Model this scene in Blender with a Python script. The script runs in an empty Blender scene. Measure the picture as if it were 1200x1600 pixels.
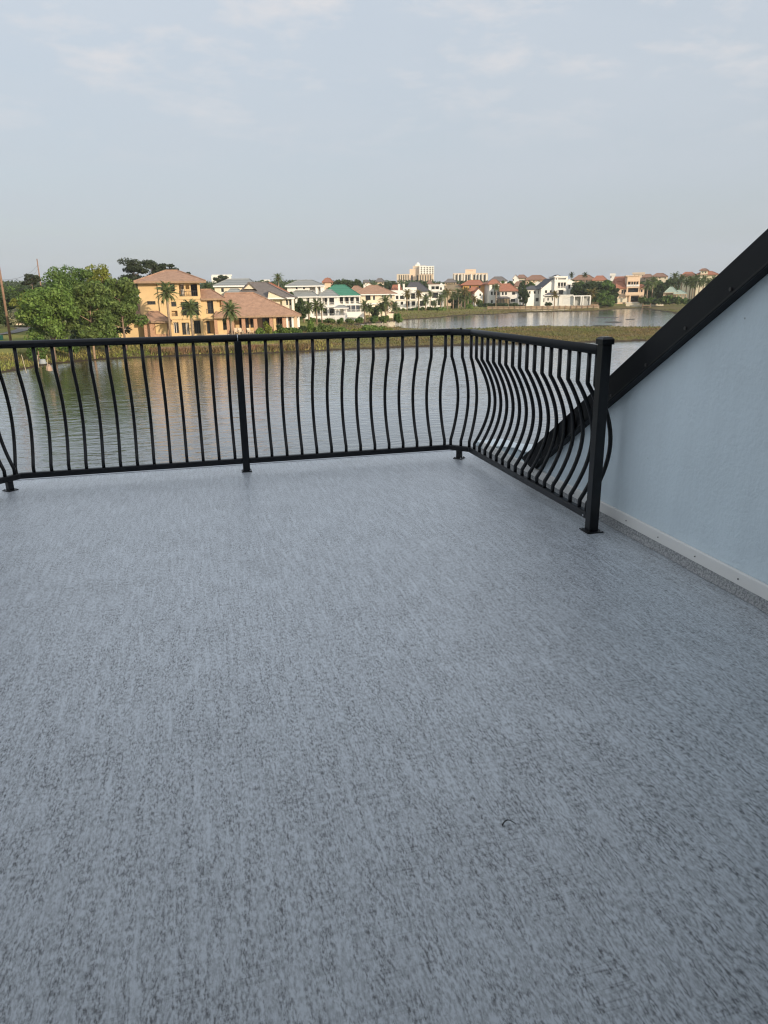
import bpy, math, random
import numpy as np
from mathutils import Matrix, Vector

# ------------------------------------------------------------------ camera
F_PX, PITCH, ROLL, YAW, CAM_H = 1132.8, 16.946, 0.8226, 14.02, 1.3733
scene = bpy.context.scene
col = scene.collection
_p, _r, _y = math.radians(PITCH), math.radians(ROLL), math.radians(YAW)
FW = np.array([math.sin(_y)*math.cos(_p), math.cos(_y)*math.cos(_p), -math.sin(_p)])
_ri = np.array([math.cos(_y), -math.sin(_y), 0.0]); _up = np.cross(_ri, FW)
RI = _ri*math.cos(_r) - _up*math.sin(_r); UP = _ri*math.sin(_r) + _up*math.cos(_r)
CAM = np.array([0.0, 0.0, CAM_H])
cd = bpy.data.cameras.new('camera'); cam = bpy.data.objects.new('camera', cd); col.objects.link(cam)
cd.sensor_fit = 'HORIZONTAL'; cd.sensor_width = 36.0; cd.lens = F_PX/1200*36.0
cd.clip_start = 0.05; cd.clip_end = 20000
cam.matrix_world = Matrix(((RI[0], UP[0], -FW[0], 0), (RI[1], UP[1], -FW[1], 0), (RI[2], UP[2], -FW[2], CAM_H), (0, 0, 0, 1)))
cd.dof.use_dof = True; cd.dof.focus_distance = 6.0; cd.dof.aperture_fstop = cd.lens/2.0
scene.cycles.filter_width = 1.2
scene.camera = cam
# ------------------------------------------------------------------ light
SUN_EL, SUN_AZ = 15.0, 152.0
SKY_STRENGTH, EXPOSURE = 0.10, 0.65
scene.view_settings.view_transform = 'Standard'; scene.view_settings.look = 'None'
scene.view_settings.gamma = 1; scene.view_settings.use_curve_mapping = False
scene.view_settings.exposure = EXPOSURE
sd_ = Vector((math.sin(math.radians(SUN_AZ))*math.cos(math.radians(SUN_EL)), math.cos(math.radians(SUN_AZ))*math.cos(math.radians(SUN_EL)), math.sin(math.radians(SUN_EL))))
sl = bpy.data.lights.new('sun', 'SUN'); sl.energy = 2.9; sl.angle = math.radians(0.6); sl.color = (1.0, 0.83, 0.63)
sun = bpy.data.objects.new('sun', sl); col.objects.link(sun)
sun.rotation_euler = sd_.to_track_quat('Z', 'Y').to_euler(); sun.location = (0, 0, 40)
world = bpy.data.worlds.new('World'); scene.world = world; world.use_nodes = True

def nd(nt, t, **kw):
    n = nt.nodes.new(t)
    for k, v in kw.items():
        if k in ('ins',):
            for a, b in v.items(): n.inputs[a].default_value = b
        else: setattr(n, k, v)
    return n

def build_world():
    nt = world.node_tree; nt.nodes.clear(); L = nt.links.new
    out = nd(nt, 'ShaderNodeOutputWorld'); bg = nd(nt, 'ShaderNodeBackground'); bg.inputs[1].default_value = SKY_STRENGTH
    sky = nd(nt, 'ShaderNodeTexSky', sky_type='NISHITA', sun_disc=False)
    sky.sun_elevation = math.radians(SUN_EL); sky.sun_rotation = math.radians(SUN_AZ)
    sky.altitude = 0; sky.air_density = 1.0; sky.dust_density = 2.5; sky.ozone_density = 1.0
    tc = nd(nt, 'ShaderNodeTexCoord')
    sep = nd(nt, 'ShaderNodeSeparateXYZ'); L(tc.outputs['Generated'], sep.inputs[0])
    zz = nd(nt, 'ShaderNodeMath', operation='MAXIMUM'); L(sep.outputs[2], zz.inputs[0]); zz.inputs[1].default_value = 0.0
    za = nd(nt, 'ShaderNodeMath', operation='ADD'); L(zz.outputs[0], za.inputs[0]); za.inputs[1].default_value = 0.12
    dx = nd(nt, 'ShaderNodeMath', operation='DIVIDE'); L(sep.outputs[0], dx.inputs[0]); L(za.outputs[0], dx.inputs[1])
    dy = nd(nt, 'ShaderNodeMath', operation='DIVIDE'); L(sep.outputs[1], dy.inputs[0]); L(za.outputs[0], dy.inputs[1])
    cb = nd(nt, 'ShaderNodeCombineXYZ'); L(dx.outputs[0], cb.inputs[0]); L(dy.outputs[0], cb.inputs[1])
    # thin high veil
    n1 = nd(nt, 'ShaderNodeTexNoise', ins={'Scale': 0.9, 'Detail': 7, 'Roughness': 0.6, 'Distortion': 0.35}); L(cb.outputs[0], n1.inputs['Vector'])
    r1 = nd(nt, 'ShaderNodeMapRange', ins={'From Min': 0.35, 'From Max': 0.75, 'To Min': 0.80, 'To Max': 0.95}); L(n1.outputs[0], r1.inputs[0])
    veil = nd(nt, 'ShaderNodeMix', data_type='RGBA'); L(r1.outputs[0], veil.inputs[0]); L(sky.outputs[0], veil.inputs[6])
    # like any thin overcast the veil is a little brighter overhead than at the horizon
    zg = nd(nt, 'ShaderNodeMapRange', ins={'From Min': 0.0, 'From Max': 1.0, 'To Min': .99, 'To Max': 1.75}); L(zz.outputs[0], zg.inputs[0])
    vt = nd(nt, 'ShaderNodeMix', data_type='RGBA', blend_type='MULTIPLY', ins={0: 1.0}); L(zg.outputs[0], vt.inputs[6]); vt.inputs[7].default_value = (3.28, 3.58, 3.95, 1)
    L(vt.outputs[2], veil.inputs[7])
    # small brighter puffs
    n2 = nd(nt, 'ShaderNodeTexNoise', ins={'Scale': 2.6, 'Detail': 9, 'Roughness': 0.62, 'Distortion': 0.2}); L(cb.outputs[0], n2.inputs['Vector'])
    r2 = nd(nt, 'ShaderNodeMapRange', ins={'From Min': 0.50, 'From Max': 0.70, 'To Min': 0.0, 'To Max': 0.7}); L(n2.outputs[0], r2.inputs[0])
    rz = nd(nt, 'ShaderNodeMapRange', interpolation_type='SMOOTHSTEP', ins={'From Min': .12, 'From Max': .30}); L(zz.outputs[0], rz.inputs[0])
    pm = nd(nt, 'ShaderNodeMath', operation='MULTIPLY'); L(r2.outputs[0], pm.inputs[0]); L(rz.outputs[0], pm.inputs[1])
    puff = nd(nt, 'ShaderNodeMix', data_type='RGBA'); L(pm.outputs[0], puff.inputs[0]); L(veil.outputs[2], puff.inputs[6])
    puff.inputs[7].default_value = (5.2, 4.95, 4.9, 1)
    L(puff.outputs[2], bg.inputs[0]); L(bg.outputs[0], out.inputs[0])
build_world()

# ------------------------------------------------------------------ helpers
def ray(px, py):
    return FW + (px-600)/F_PX*RI - (py-800)/F_PX*UP
def on_z(px, py, z):
    d = ray(px, py); return CAM + d*((z-CAM_H)/d[2])
def at(px, py, D):            # the point seen at a photo pixel, D metres away over the ground
    d = ray(px, py); return CAM + d*(D/math.hypot(d[0], d[1]))
WZ = -7.8

class MB:
    def __init__(s): s.v, s.f = [], []
    def add(s, vs, fs):
        o = len(s.v); s.v += [tuple(p) for p in vs]; s.f += [tuple(i+o for i in f) for f in fs]; return s
    def box(s, x0, x1, y0, y1, z0, z1):
        return s.add([(x0,y0,z0),(x1,y0,z0),(x1,y1,z0),(x0,y1,z0),(x0,y0,z1),(x1,y0,z1),(x1,y1,z1),(x0,y1,z1)],
                     [(0,3,2,1),(4,5,6,7),(0,1,5,4),(1,2,6,5),(2,3,7,6),(3,0,4,7)])
    def quad(s, *p): return s.add(p, [tuple(range(len(p)))])
    def tube(s, pts, r, n=8, r2=None, cap=True, up=None):
        pts = [np.array(p, float) for p in pts]; m = len(pts); rings = []
        for i, p in enumerate(pts):
            t = pts[min(i+1, m-1)] - pts[max(i-1, 0)]; t /= (np.linalg.norm(t)+1e-9)
            a = np.array(up if up is not None else (0, 0, 1.0)) if abs(t[2]) < 0.95 or up is not None else np.array((1.0, 0, 0))
            u = np.cross(a, t); u /= (np.linalg.norm(u)+1e-9); w = np.cross(t, u)
            rr = r if r2 is None else r + (r2-r)*i/(m-1)
            rings.append([p + rr*(math.cos(2*math.pi*(k+.5)/n)*u + math.sin(2*math.pi*(k+.5)/n)*w) for k in range(n)])
        vs = [q for g in rings for q in g]
        fs = [(i*n+k, i*n+(k+1) % n, (i+1)*n+(k+1) % n, (i+1)*n+k) for i in range(m-1) for k in range(n)]
        if cap: fs += [tuple(range(n-1, -1, -1)), tuple((m-1)*n+k for k in range(n))]
        return s.add(vs, fs)
    def mesh(s, name):
        me = bpy.data.meshes.new(name); me.from_pydata(s.v, [], s.f); me.update(); return me
    def build(s, name, mat, parent=None, smooth=False, bevel=0, loc=None):
        me = s.mesh(name)
        if mat: me.materials.append(mat)
        if smooth: me.polygons.foreach_set('use_smooth', [True]*len(me.polygons))
        return link(name, me, parent, bevel, loc)

def link(name, me, parent=None, bevel=0, loc=None):
    o = bpy.data.objects.new(name, me); col.objects.link(o)
    if parent: o.parent = parent
    if loc is not None: o.location = loc
    if bevel:
        m = o.modifiers.new('bevel', 'BEVEL'); m.width = bevel; m.segments = 2; m.limit_method = 'ANGLE'
    return o
def tag(o, label=None, cat=None, group=None, kind=None):
    if label: o['label'] = label
    if cat: o['category'] = cat
    if group: o['group'] = group
    if kind: o['kind'] = kind
    return o
def thing(name, label, cat, loc=(0, 0, 0), rz=0, group=None):
    o = bpy.data.objects.new(name, None); col.objects.link(o); o.location = tuple(loc); o.rotation_euler = (0, 0, rz)
    o.empty_display_size = 0.2
    return tag(o, label, cat, group)
def struct(o): o['kind'] = 'structure'; return o
def np_mesh(name, V, Fq, mat, parent=None, smooth=False):
    """numpy verts (n,3), faces (m,k)"""
    me = bpy.data.meshes.new(name); n, k = Fq.shape
    me.vertices.add(len(V)); me.vertices.foreach_set('co', V.astype(np.float32).ravel())
    me.loops.add(n*k); me.loops.foreach_set('vertex_index', Fq.astype(np.int32).ravel())
    me.polygons.add(n); me.polygons.foreach_set('loop_start', (np.arange(n)*k).astype(np.int32))
    me.polygons.foreach_set('loop_total', np.full(n, k, np.int32))
    if smooth: me.polygons.foreach_set('use_smooth', np.ones(n, bool))
    me.update(calc_edges=True); me.validate()
    if mat: me.materials.append(mat)
    return link(name, me, parent)

# ------------------------------------------------------------------ materials
def mat_base(name):
    m = bpy.data.materials.new(name); m.use_nodes = True; nt = m.node_tree
    return m, nt, nt.nodes['Principled BSDF'], nt.links.new
MC = {}
def plain(name, c, rough=.7, var=.12, scale=3.0, bump=0.0, bscale=40, metallic=0, spec=.5, coords='Object'):
    if name in MC: return MC[name]
    m, nt, b, L = mat_base(name)
    tc = nd(nt, 'ShaderNodeTexCoord')
    n = nd(nt, 'ShaderNodeTexNoise', ins={'Scale': scale, 'Detail': 5, 'Roughness': .6}); L(tc.outputs[coords], n.inputs['Vector'])
    r = nd(nt, 'ShaderNodeMapRange', ins={'From Min': .25, 'From Max': .75, 'To Min': 1-var, 'To Max': 1+var}); L(n.outputs[0], r.inputs[0])
    mx = nd(nt, 'ShaderNodeMix', data_type='RGBA', blend_type='MULTIPLY', ins={0: 1.0}); mx.inputs[6].default_value = (*c, 1); L(r.outputs[0], mx.inputs[7])
    L(mx.outputs[2], b.inputs['Base Color']); b.inputs['Roughness'].default_value = rough; b.inputs['Metallic'].default_value = metallic
    b.inputs['Specular IOR Level'].default_value = spec
    if bump:
        n2 = nd(nt, 'ShaderNodeTexNoise', ins={'Scale': bscale, 'Detail': 4}); L(tc.outputs[coords], n2.inputs['Vector'])
        bp = nd(nt, 'ShaderNodeBump', ins={'Strength': bump, 'Distance': .01}); L(n2.outputs[0], bp.inputs['Height']); L(bp.outputs[0], b.inputs['Normal'])
    MC[name] = m; return m
def roofmat(name, c, var=.3, rows=2.2, bump=.6):
    if name in MC: return MC[name]
    m, nt, b, L = mat_base(name); tc = nd(nt, 'ShaderNodeTexCoord')
    n = nd(nt, 'ShaderNodeTexNoise', ins={'Scale': 1.6, 'Detail': 8, 'Roughness': .75}); L(tc.outputs['Object'], n.inputs['Vector'])
    r = nd(nt, 'ShaderNodeMapRange', ins={'From Min': .3, 'From Max': .7, 'To Min': 1-var, 'To Max': 1+var}); L(n.outputs[0], r.inputs[0])
    w = nd(nt, 'ShaderNodeTexWave', wave_type='BANDS', bands_direction='Z', ins={'Scale': rows, 'Distortion': 1.2, 'Detail': 2, 'Detail Scale': 2.0}); L(tc.outputs['Object'], w.inputs['Vector'])
    r2 = nd(nt, 'ShaderNodeMapRange', ins={'To Min': .82, 'To Max': 1.08}); L(w.outputs[0], r2.inputs[0])
    mm = nd(nt, 'ShaderNodeMath', operation='MULTIPLY'); L(r.outputs[0], mm.inputs[0]); L(r2.outputs[0], mm.inputs[1])
    mx = nd(nt, 'ShaderNodeMix', data_type='RGBA', blend_type='MULTIPLY', ins={0: 1.0}); mx.inputs[6].default_value = (*c, 1); L(mm.outputs[0], mx.inputs[7])
    L(mx.outputs[2], b.inputs['Base Color']); b.inputs['Roughness'].default_value = .8
    bp = nd(nt, 'ShaderNodeBump', ins={'Strength': bump, 'Distance': .08}); L(w.outputs[0], bp.inputs['Height']); L(bp.outputs[0], b.inputs['Normal'])
    MC[name] = m; return m
def leafmat(name, c, c2=None, trans=.3, var=.45, nscale=.55):
    if name in MC: return MC[name]
    m, nt, b, L = mat_base(name)
    g = nd(nt, 'ShaderNodeNewGeometry'); tc = nd(nt, 'ShaderNodeTexCoord')
    n = nd(nt, 'ShaderNodeTexNoise', ins={'Scale': nscale, 'Detail': 4, 'Roughness': .6}); L(tc.outputs['Object'], n.inputs['Vector'])
    mixc = nd(nt, 'ShaderNodeMix', data_type='RGBA'); c2 = c2 or tuple(v*1.5 for v in c)
    r0 = nd(nt, 'ShaderNodeMapRange', ins={'From Min': .35, 'From Max': .65}); L(n.outputs[0], r0.inputs[0]); L(r0.outputs[0], mixc.inputs[0])
    mixc.inputs[6].default_value = (*c, 1); mixc.inputs[7].default_value = (*c2, 1)
    r = nd(nt, 'ShaderNodeMapRange', ins={'To Min': 1-var, 'To Max': 1+var}); L(g.outputs['Random Per Island'], r.inputs[0])
    mx = nd(nt, 'ShaderNodeMix', data_type='RGBA', blend_type='MULTIPLY', ins={0: 1.0}); L(mixc.outputs[2], mx.inputs[6]); L(r.outputs[0], mx.inputs[7])
    L(mx.outputs[2], b.inputs['Base Color']); b.inputs['Roughness'].default_value = .65; b.inputs['Specular IOR Level'].default_value = .25
    t = nd(nt, 'ShaderNodeBsdfTranslucent'); L(mx.outputs[2], t.inputs[0])
    ms = nd(nt, 'ShaderNodeMixShader', ins={0: trans}); L(b.outputs[0], ms.inputs[1]); L(t.outputs[0], ms.inputs[2])
    L(ms.outputs[0], nt.nodes['Material Output'].inputs[0])
    MC[name] = m; return m

BLACK = plain('black powder coat', (.006, .007, .009), rough=.34, var=.25, scale=12, bump=.03, bscale=180, spec=.32)
FASCIA = plain('black sheet metal', (.007, .008, .010), rough=.5, var=.2, scale=4, bump=.03, bscale=30, spec=.22)
ZINC = plain('zinc screw', (.55, .56, .58), rough=.35, metallic=1)
WHITE = plain('white stucco', (.80, .78, .73), rough=.85, var=.06, scale=1)
CREAM = plain('cream stucco', (.74, .66, .50), rough=.85, var=.06, scale=1)
YELLOW = plain('ochre stucco', (.60, .43, .225), rough=.85, var=.09, scale=.8)
ORANGE = plain('orange stucco', (.66, .38, .12), rough=.85, var=.08, scale=1)
PEACH = plain('peach stucco', (.74, .56, .40), rough=.85, var=.07, scale=1)
TAN = plain('tan stucco', (.55, .43, .30), rough=.85, var=.08, scale=1)
BEIGE = plain('beige concrete', (.62, .52, .40), rough=.85, var=.08, scale=.3)
BRICK = plain('tan brick', (.42, .25, .16), rough=.85, var=.25, scale=6)
GLASS = plain('window glass', (.025, .028, .03), rough=.08, var=.3, scale=1.2)
DARKIN = plain('dark interior', (.035, .03, .027), rough=.8, var=.3, scale=1)
IRON = plain('dark iron', (.03, .028, .028), rough=.5)
TRIMW = plain('white trim', (.80, .79, .76), rough=.6, var=.04)
TILE = roofmat('terracotta tile', (.37, .225, .15))
TILER = roofmat('red tile', (.38, .155, .09))
TILEB = roofmat('brown tile', (.27, .15, .10))
METALG = roofmat('grey metal roof', (.26, .275, .27), var=.1, rows=.6, bump=.15)
DARKR = roofmat('dark shingle', (.085, .085, .095), var=.25)
BROWNR = roofmat('grey brown shingle', (.17, .15, .14), var=.25)
GREENR = roofmat('green metal roof', (.05, .21, .14), var=.12, rows=.6, bump=.15)
TEALR = roofmat('verdigris roof', (.34, .42, .35), var=.12, rows=.6, bump=.15)
WOOD = plain('weathered wood', (.30, .20, .13), rough=.85, var=.3, scale=3)
POLEW = plain('brown pole wood', (.25, .155, .105), rough=.85, var=.25, scale=2)
SANDW = plain('tan bulkhead boards', (.40, .32, .22), rough=.85, var=.3, scale=2)
BARK = plain('grey brown bark', (.22, .155, .11), rough=.9, var=.35, scale=4)
PALMBARK = plain('palm bark', (.28, .21, .15), rough=.9, var=.3, scale=4)
L_MAPLE = leafmat('bright broad leaves', (.105, .185, .038), (.165, .24, .058))
L_OLIVE = leafmat('olive needles', (.085, .145, .036), (.145, .19, .054))
L_DARK = leafmat('dark leaves', (.040, .070, .026), (.07, .105, .038))
L_LIME = leafmat('yellow green leaves', (.16, .19, .03), (.22, .24, .05))
L_PINE = leafmat('dark needles', (.030, .048, .026), (.055, .07, .035))
L_MID = leafmat('mid green leaves', (.070, .14, .032), (.12, .185, .045))
L_PALM = leafmat('palm fronds', (.12, .17, .06), (.17, .20, .085))
L_PALMY = leafmat('yellowed palm fronds', (.17, .14, .045), (.22, .18, .06))
L_BLOSSOM = leafmat('cream blossom', (.42, .40, .27), (.20, .24, .10))

# ------------------------------------------------------------------ our roof deck
XW = 2.36
def deck_material():
    m, nt, b, L = mat_base('textured grey deck vinyl'); tc = nd(nt, 'ShaderNodeTexCoord')
    def noise(sc, scale, det, rough, dist=0):
        mp = nd(nt, 'ShaderNodeMapping'); mp.inputs['Scale'].default_value = sc; L(tc.outputs['Object'], mp.inputs[0])
        n = nd(nt, 'ShaderNodeTexNoise', ins={'Scale': scale, 'Detail': det, 'Roughness': rough, 'Distortion': dist}); L(mp.outputs[0], n.inputs['Vector']); return n.outputs[0]
    def rng(x, a, b_, c=0, d=1):
        r = nd(nt, 'ShaderNodeMapRange', ins={'From Min': a, 'From Max': b_, 'To Min': c, 'To Max': d}); L(x, r.inputs[0]); return r.outputs[0]
    def mul(a, b_, op='MULTIPLY'):
        k = nd(nt, 'ShaderNodeMath', operation=op)
        for i, q in enumerate((a, b_)):
            if isinstance(q, (int, float)): k.inputs[i].default_value = q
            else: L(q, k.inputs[i])
        return k.outputs[0]
    fine = noise((165, 58, 70), 1, 4, .68, .12)         # small flecks, a little longer along the deck
    streak = noise((44, 5.5, 40), 1, 3, .55, .4)         # long trowel streaks
    cross = noise((9, 190, 40), 1, 2, .5)              # fine cross hatching in patches
    patch = noise((5, 3.2, 4), 1, 3, .6)
    dirt = noise((.7, .5, .6), 1, 5, .6)
    d1 = rng(fine, .43, .60)
    d2 = rng(streak, .48, .68)
    d3 = mul(rng(cross, .52, .66), rng(patch, .50, .60))
    fine2 = noise((80, 34, 60), 1, 3, .6, .15)
    light = noise((55, 5, 40), 1, 2, .5, .3)
    s = mul(mul(d1, rng(streak, .38, .60, .45, 1.05)), .72)
    s = mul(s, mul(rng(fine2, .46, .62), .26), 'ADD'); s = mul(s, mul(d3, .22), 'ADD')
    s = mul(s, mul(rng(patch, .3, .7), .05), 'ADD'); s = mul(s, mul(rng(light, .54, .66), -.20), 'ADD')
    mix = nd(nt, 'ShaderNodeMix', data_type='RGBA'); L(s, mix.inputs[0])
    mix.inputs[6].default_value = (.575, .612, .655, 1); mix.inputs[7].default_value = (.028, .033, .042, 1)
    mx = nd(nt, 'ShaderNodeMix', data_type='RGBA', blend_type='MULTIPLY', ins={0: 1.0}); L(mix.outputs[2], mx.inputs[6])
    L(rng(dirt, .3, .7, .93, 1.05), mx.inputs[7])
    L(mx.outputs[2], b.inputs['Base Color']); b.inputs['Roughness'].default_value = .36; b.inputs['Coat Weight'].default_value = 1.0; b.inputs['Coat Roughness'].default_value = .38; b.inputs['Sheen Weight'].default_value = 1.0; b.inputs['Sheen Roughness'].default_value = .26
    h = mul(s, -1.0)
    bp = nd(nt, 'ShaderNodeBump', ins={'Strength': .3, 'Distance': .002}); L(h, bp.inputs['Height']); L(bp.outputs[0], b.inputs['Normal'])
    return m
DECK = deck_material()
mb = MB(); mb.box(-1.69, XW+.02, -.7, 6.02, -.30, 0.0)
struct(mb.build('deck', DECK))
mb = MB(); mb.box(-1.80, XW+.02, 6.021, 6.045, -.32, .004)
struct(mb.build('deck_edge', plain('grey drip edge', (.5, .52, .55), rough=.5)))
# the coarse grey coating turned up along the wall
def upturn_material():
    m, nt, b, L = mat_base('coarse speckled coating'); tc = nd(nt, 'ShaderNodeTexCoord')
    n = nd(nt, 'ShaderNodeTexNoise', ins={'Scale': 90, 'Detail': 4, 'Roughness': .7}); L(tc.outputs['Object'], n.inputs['Vector'])
    r = nd(nt, 'ShaderNodeValToRGB'); L(n.outputs[0], r.inputs[0])
    r.color_ramp.elements[0].position = .38; r.color_ramp.elements[0].color = (.20, .205, .21, 1)
    r.color_ramp.elements[1].position = .62; r.color_ramp.elements[1].color = (.47, .475, .47, 1)
    L(r.outputs[0], b.inputs['Base Color']); b.inputs['Roughness'].default_value = .8
    bp = nd(nt, 'ShaderNodeBump', ins={'Strength': .8, 'Distance': .006}); L(n.outputs[0], bp.inputs['Height']); L(bp.outputs[0], b.inputs['Normal'])
    return m
mb = MB(); rng = random.Random(3); N = 90
ys = [-.69 + (6.0+.69)*i/N for i in range(N+1)]
prof = [[(2.322+rng.uniform(-.004, .004), y, .002), (2.333+rng.uniform(-.003, .003), y, .02+rng.uniform(-.004, .004)), (2.337, y, .05)] for y in ys]
vs = [p for r in prof for p in r]
mb.add(vs, [(i*3+k, (i+1)*3+k, (i+1)*3+k+1, i*3+k+1) for i in range(N) for k in range(2)])
struct(mb.build('deck_upturn', upturn_material(), smooth=True))

# our own house: the pale blue wall, its sloping black roof edge, the storey behind the camera
home = thing('beach_house', 'pale blue stucco house wall with a black sloping roof edge beside the grey deck', 'house', (XW, 3.2, 0))
def H_(p): return (p[0]-XW, p[1]-3.2, p[2])
def wall_material():
    m, nt, b, L = mat_base('pale blue stucco'); tc = nd(nt, 'ShaderNodeTexCoord')
    n = nd(nt, 'ShaderNodeTexNoise', ins={'Scale': 1.3, 'Detail': 6, 'Roughness': .6}); L(tc.outputs['Object'], n.inputs['Vector'])
    r = nd(nt, 'ShaderNodeMapRange', ins={'From Min': .3, 'From Max': .7, 'To Min': .93, 'To Max': 1.05}); L(n.outputs[0], r.inputs[0])
    mx = nd(nt, 'ShaderNodeMix', data_type='RGBA', blend_type='MULTIPLY', ins={0: 1.0}); mx.inputs[6].default_value = (.70, .795, .845, 1); L(r.outputs[0], mx.inputs[7])
    sp = nd(nt, 'ShaderNodeTexVoronoi', ins={'Scale': 5.5}); L(tc.outputs['Object'], sp.inputs['Vector'])
    rs = nd(nt, 'ShaderNodeMapRange', ins={'From Min': .012, 'From Max': .035, 'To Min': .45, 'To Max': 1}); L(sp.outputs['Distance'], rs.inputs[0])
    m2 = nd(nt, 'ShaderNodeMix', data_type='RGBA', blend_type='MULTIPLY', ins={0: 1.0}); L(mx.outputs[2], m2.inputs[6]); L(rs.outputs[0], m2.inputs[7])
    mp = nd(nt, 'ShaderNodeMapping'); mp.inputs['Scale'].default_value = (6, 6, .6); L(tc.outputs['Object'], mp.inputs[0])
    nsk = nd(nt, 'ShaderNodeTexNoise', ins={'Scale': 1.0, 'Detail': 5, 'Roughness': .65}); L(mp.outputs[0], nsk.inputs['Vector'])
    rsk = nd(nt, 'ShaderNodeMapRange', ins={'From Min': .35, 'From Max': .7, 'To Min': 1.015, 'To Max': .955}); L(nsk.outputs[0], rsk.inputs[0])
    m3 = nd(nt, 'ShaderNodeMix', data_type='RGBA', blend_type='MULTIPLY', ins={0: 1.0}); L(m2.outputs[2], m3.inputs[6]); L(rsk.outputs[0], m3.inputs[7]); m2 = m3
    L(m2.outputs[2], b.inputs['Base Color']); b.inputs['Roughness'].default_value = .75
    n2 = nd(nt, 'ShaderNodeTexNoise', ins={'Scale': 42, 'Detail': 5, 'Roughness': .55}); L(tc.outputs['Object'], n2.inputs['Vector'])
    n3 = nd(nt, 'ShaderNodeTexNoise', ins={'Scale': 7, 'Detail': 2}); L(tc.outputs['Object'], n3.inputs['Vector'])
    ad = nd(nt, 'ShaderNodeMath', operation='MULTIPLY'); L(n2.outputs[0], ad.inputs[0]); L(n3.outputs[0], ad.inputs[1])
    bp = nd(nt, 'ShaderNodeBump', ins={'Strength': .75, 'Distance': .012}); L(ad.outputs[0], bp.inputs['Height']); L(bp.outputs[0], b.inputs['Normal'])
    return m
BLUEW = wall_material()
SL = .642
def zu(y): return .155 + SL*(4.929-y)               # upper edge of the fascia
YB = -.7
mb = MB()
# cheek wall: polygon in the y-z plane, .25 thick
poly = [(YB, -.3), (6.02, -.3), (6.02, .07), (5.72, .085), (5.16, .178), (4.90, .178-.03), (4.90, zu(4.90)-.035), (YB, zu(YB)-.035)]
n = len(poly)
for x0, x1 in ((XW, XW+.26),):
    mb = MB()
    mb.add([H_((x0, y, z)) for y, z in poly] + [H_((x1, y, z)) for y, z in poly],
           [tuple(range(n-1, -1, -1)), tuple(range(n, 2*n))] + [(i, (i+1) % n, n+(i+1) % n, n+i) for i in range(n)])
    mb.build('wall', BLUEW, home)
# wall behind the camera and the storeys under the deck
mb = MB(); mb.box(-5-XW, 7-XW, -9-3.2, YB-.02-3.2, -.3, 2.9); mb.build('rear_wall', BLUEW, home)
mb = MB(); mb.box(-1.66-XW, 7-XW, -9-3.2, 5.96-3.2, -7.2, -.33); mb.build('lower_wall', BLUEW, home)
mb = MB(); e = .45
mb.add([H_(p) for p in [(-5.6, -9.5, 2.75), (7.4, -9.5, 2.75), (7.4, 1.5, 2.75), (-5.6, 1.5, 2.75), (-3.5, -5.0, 6.2), (5.6, -5.0, 6.2)]],
       [(3, 2, 1, 0), (0, 1, 5, 4), (1, 2, 5), (2, 3, 4, 5), (3, 0, 4)])
mb.build('roof', DARKR, home)  # out of view; eave drawn far out to darken the near deck
# sloping roof to the right of the cheek wall
mb = MB()
def zr(y): return zu(y) - .012
for xa, xb in ((2.345, 6.9),):
    y0, y1 = 5.0, YB; mb = MB()
    mb.add([H_(p) for p in [(xa, y0, zr(y0)), (xb, y0, zr(y0)), (xb, y1, zr(y1)), (xa, y1, zr(y1)),
                            (xa, y0, zr(y0)-.03), (xb, y0, zr(y0)-.03), (xb, y1, zr(y1)-.03), (xa, y1, zr(y1)-.03)]],
           [(0,1,2,3), (7,6,5,4), (0,4,5,1), (2,6,7,3), (1,5,6,2), (3,7,4,0)])
    mb.build('roof_slope', DARKR, home)
# fascia: a board proud of the wall, its lower end cut, plus a drip edge
mb = MB()
def fas(x, off): return [(x, 4.929, .155), (x, 4.747, .118), (x, YB, zu(YB)-.165), (x, YB, zu(YB))]
a = fas(2.300, 0); bb = fas(2.358, 0)
mb.add([H_(p) for p in a+bb], [(0,1,2,3), (7,6,5,4), (0,4,5,1), (1,5,6,2), (3,2,6,7), (0,3,7,4)])
mb.build('fascia', FASCIA, home, bevel=.003)
mb = MB()
def low(y): return .118 + (zu(YB)-.165-.118)/(YB-4.747)*(y-4.747)
mb.tube([H_((2.300, 4.70, low(4.70)+.004)), H_((2.300, YB, low(YB)+.004))], .008, 6)
mb.build('drip_edge', BLACK, home)
for (px, py) in ((1142, 452), (1071, 513), (1009.5, 570.5), (955, 618)):
    d = ray(px, py); q = CAM + d*(2.298/d[0])
    MB().tube([H_((2.301, q[1], q[2])), H_((2.293, q[1], q[2]))], .009, 8, up=(0, 0, 1)).build('screw', IRON, home)
# white trim strip with fasteners
mb = MB(); mb.box(2.337-XW, XW-.002-XW, YB-3.2, 5.80-3.2, .045, .112)
mb.build('trim_board', plain('off white trim', (.84, .82, .78), rough=.5, var=.06, scale=2), home, bevel=.006)
for y in np.arange(2.0, 5.8, .31):
    MB().tube([H_((2.3372, y, .078)), H_((2.3335, y, .078))], .0032, 8, up=(0, 0, 1)).build('nail_head', IRON, home)
# added strip on the wall's low end, sky light on its top painted pale
cp = [(4.97, .186), (5.16, .181), (5.72, .088), (6.02, .073)]
mb = MB(); v = [H_((x, y, z+dz)) for y, z in cp for x, dz in ((XW-.012, 0), (XW+.27, 0), (XW+.27, .006), (XW-.012, .006))]
mb.add(v, [(i*4+k, i*4+(k+1) % 4, i*4+4+(k+1) % 4, i*4+4+k) for i in range(3) for k in range(4)] + [(3, 2, 1, 0), (12, 13, 14, 15)])
mb.build('skylit_wall_top', plain('painted sky light', (.72, .78, .80), rough=.6, var=.05), home)

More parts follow.
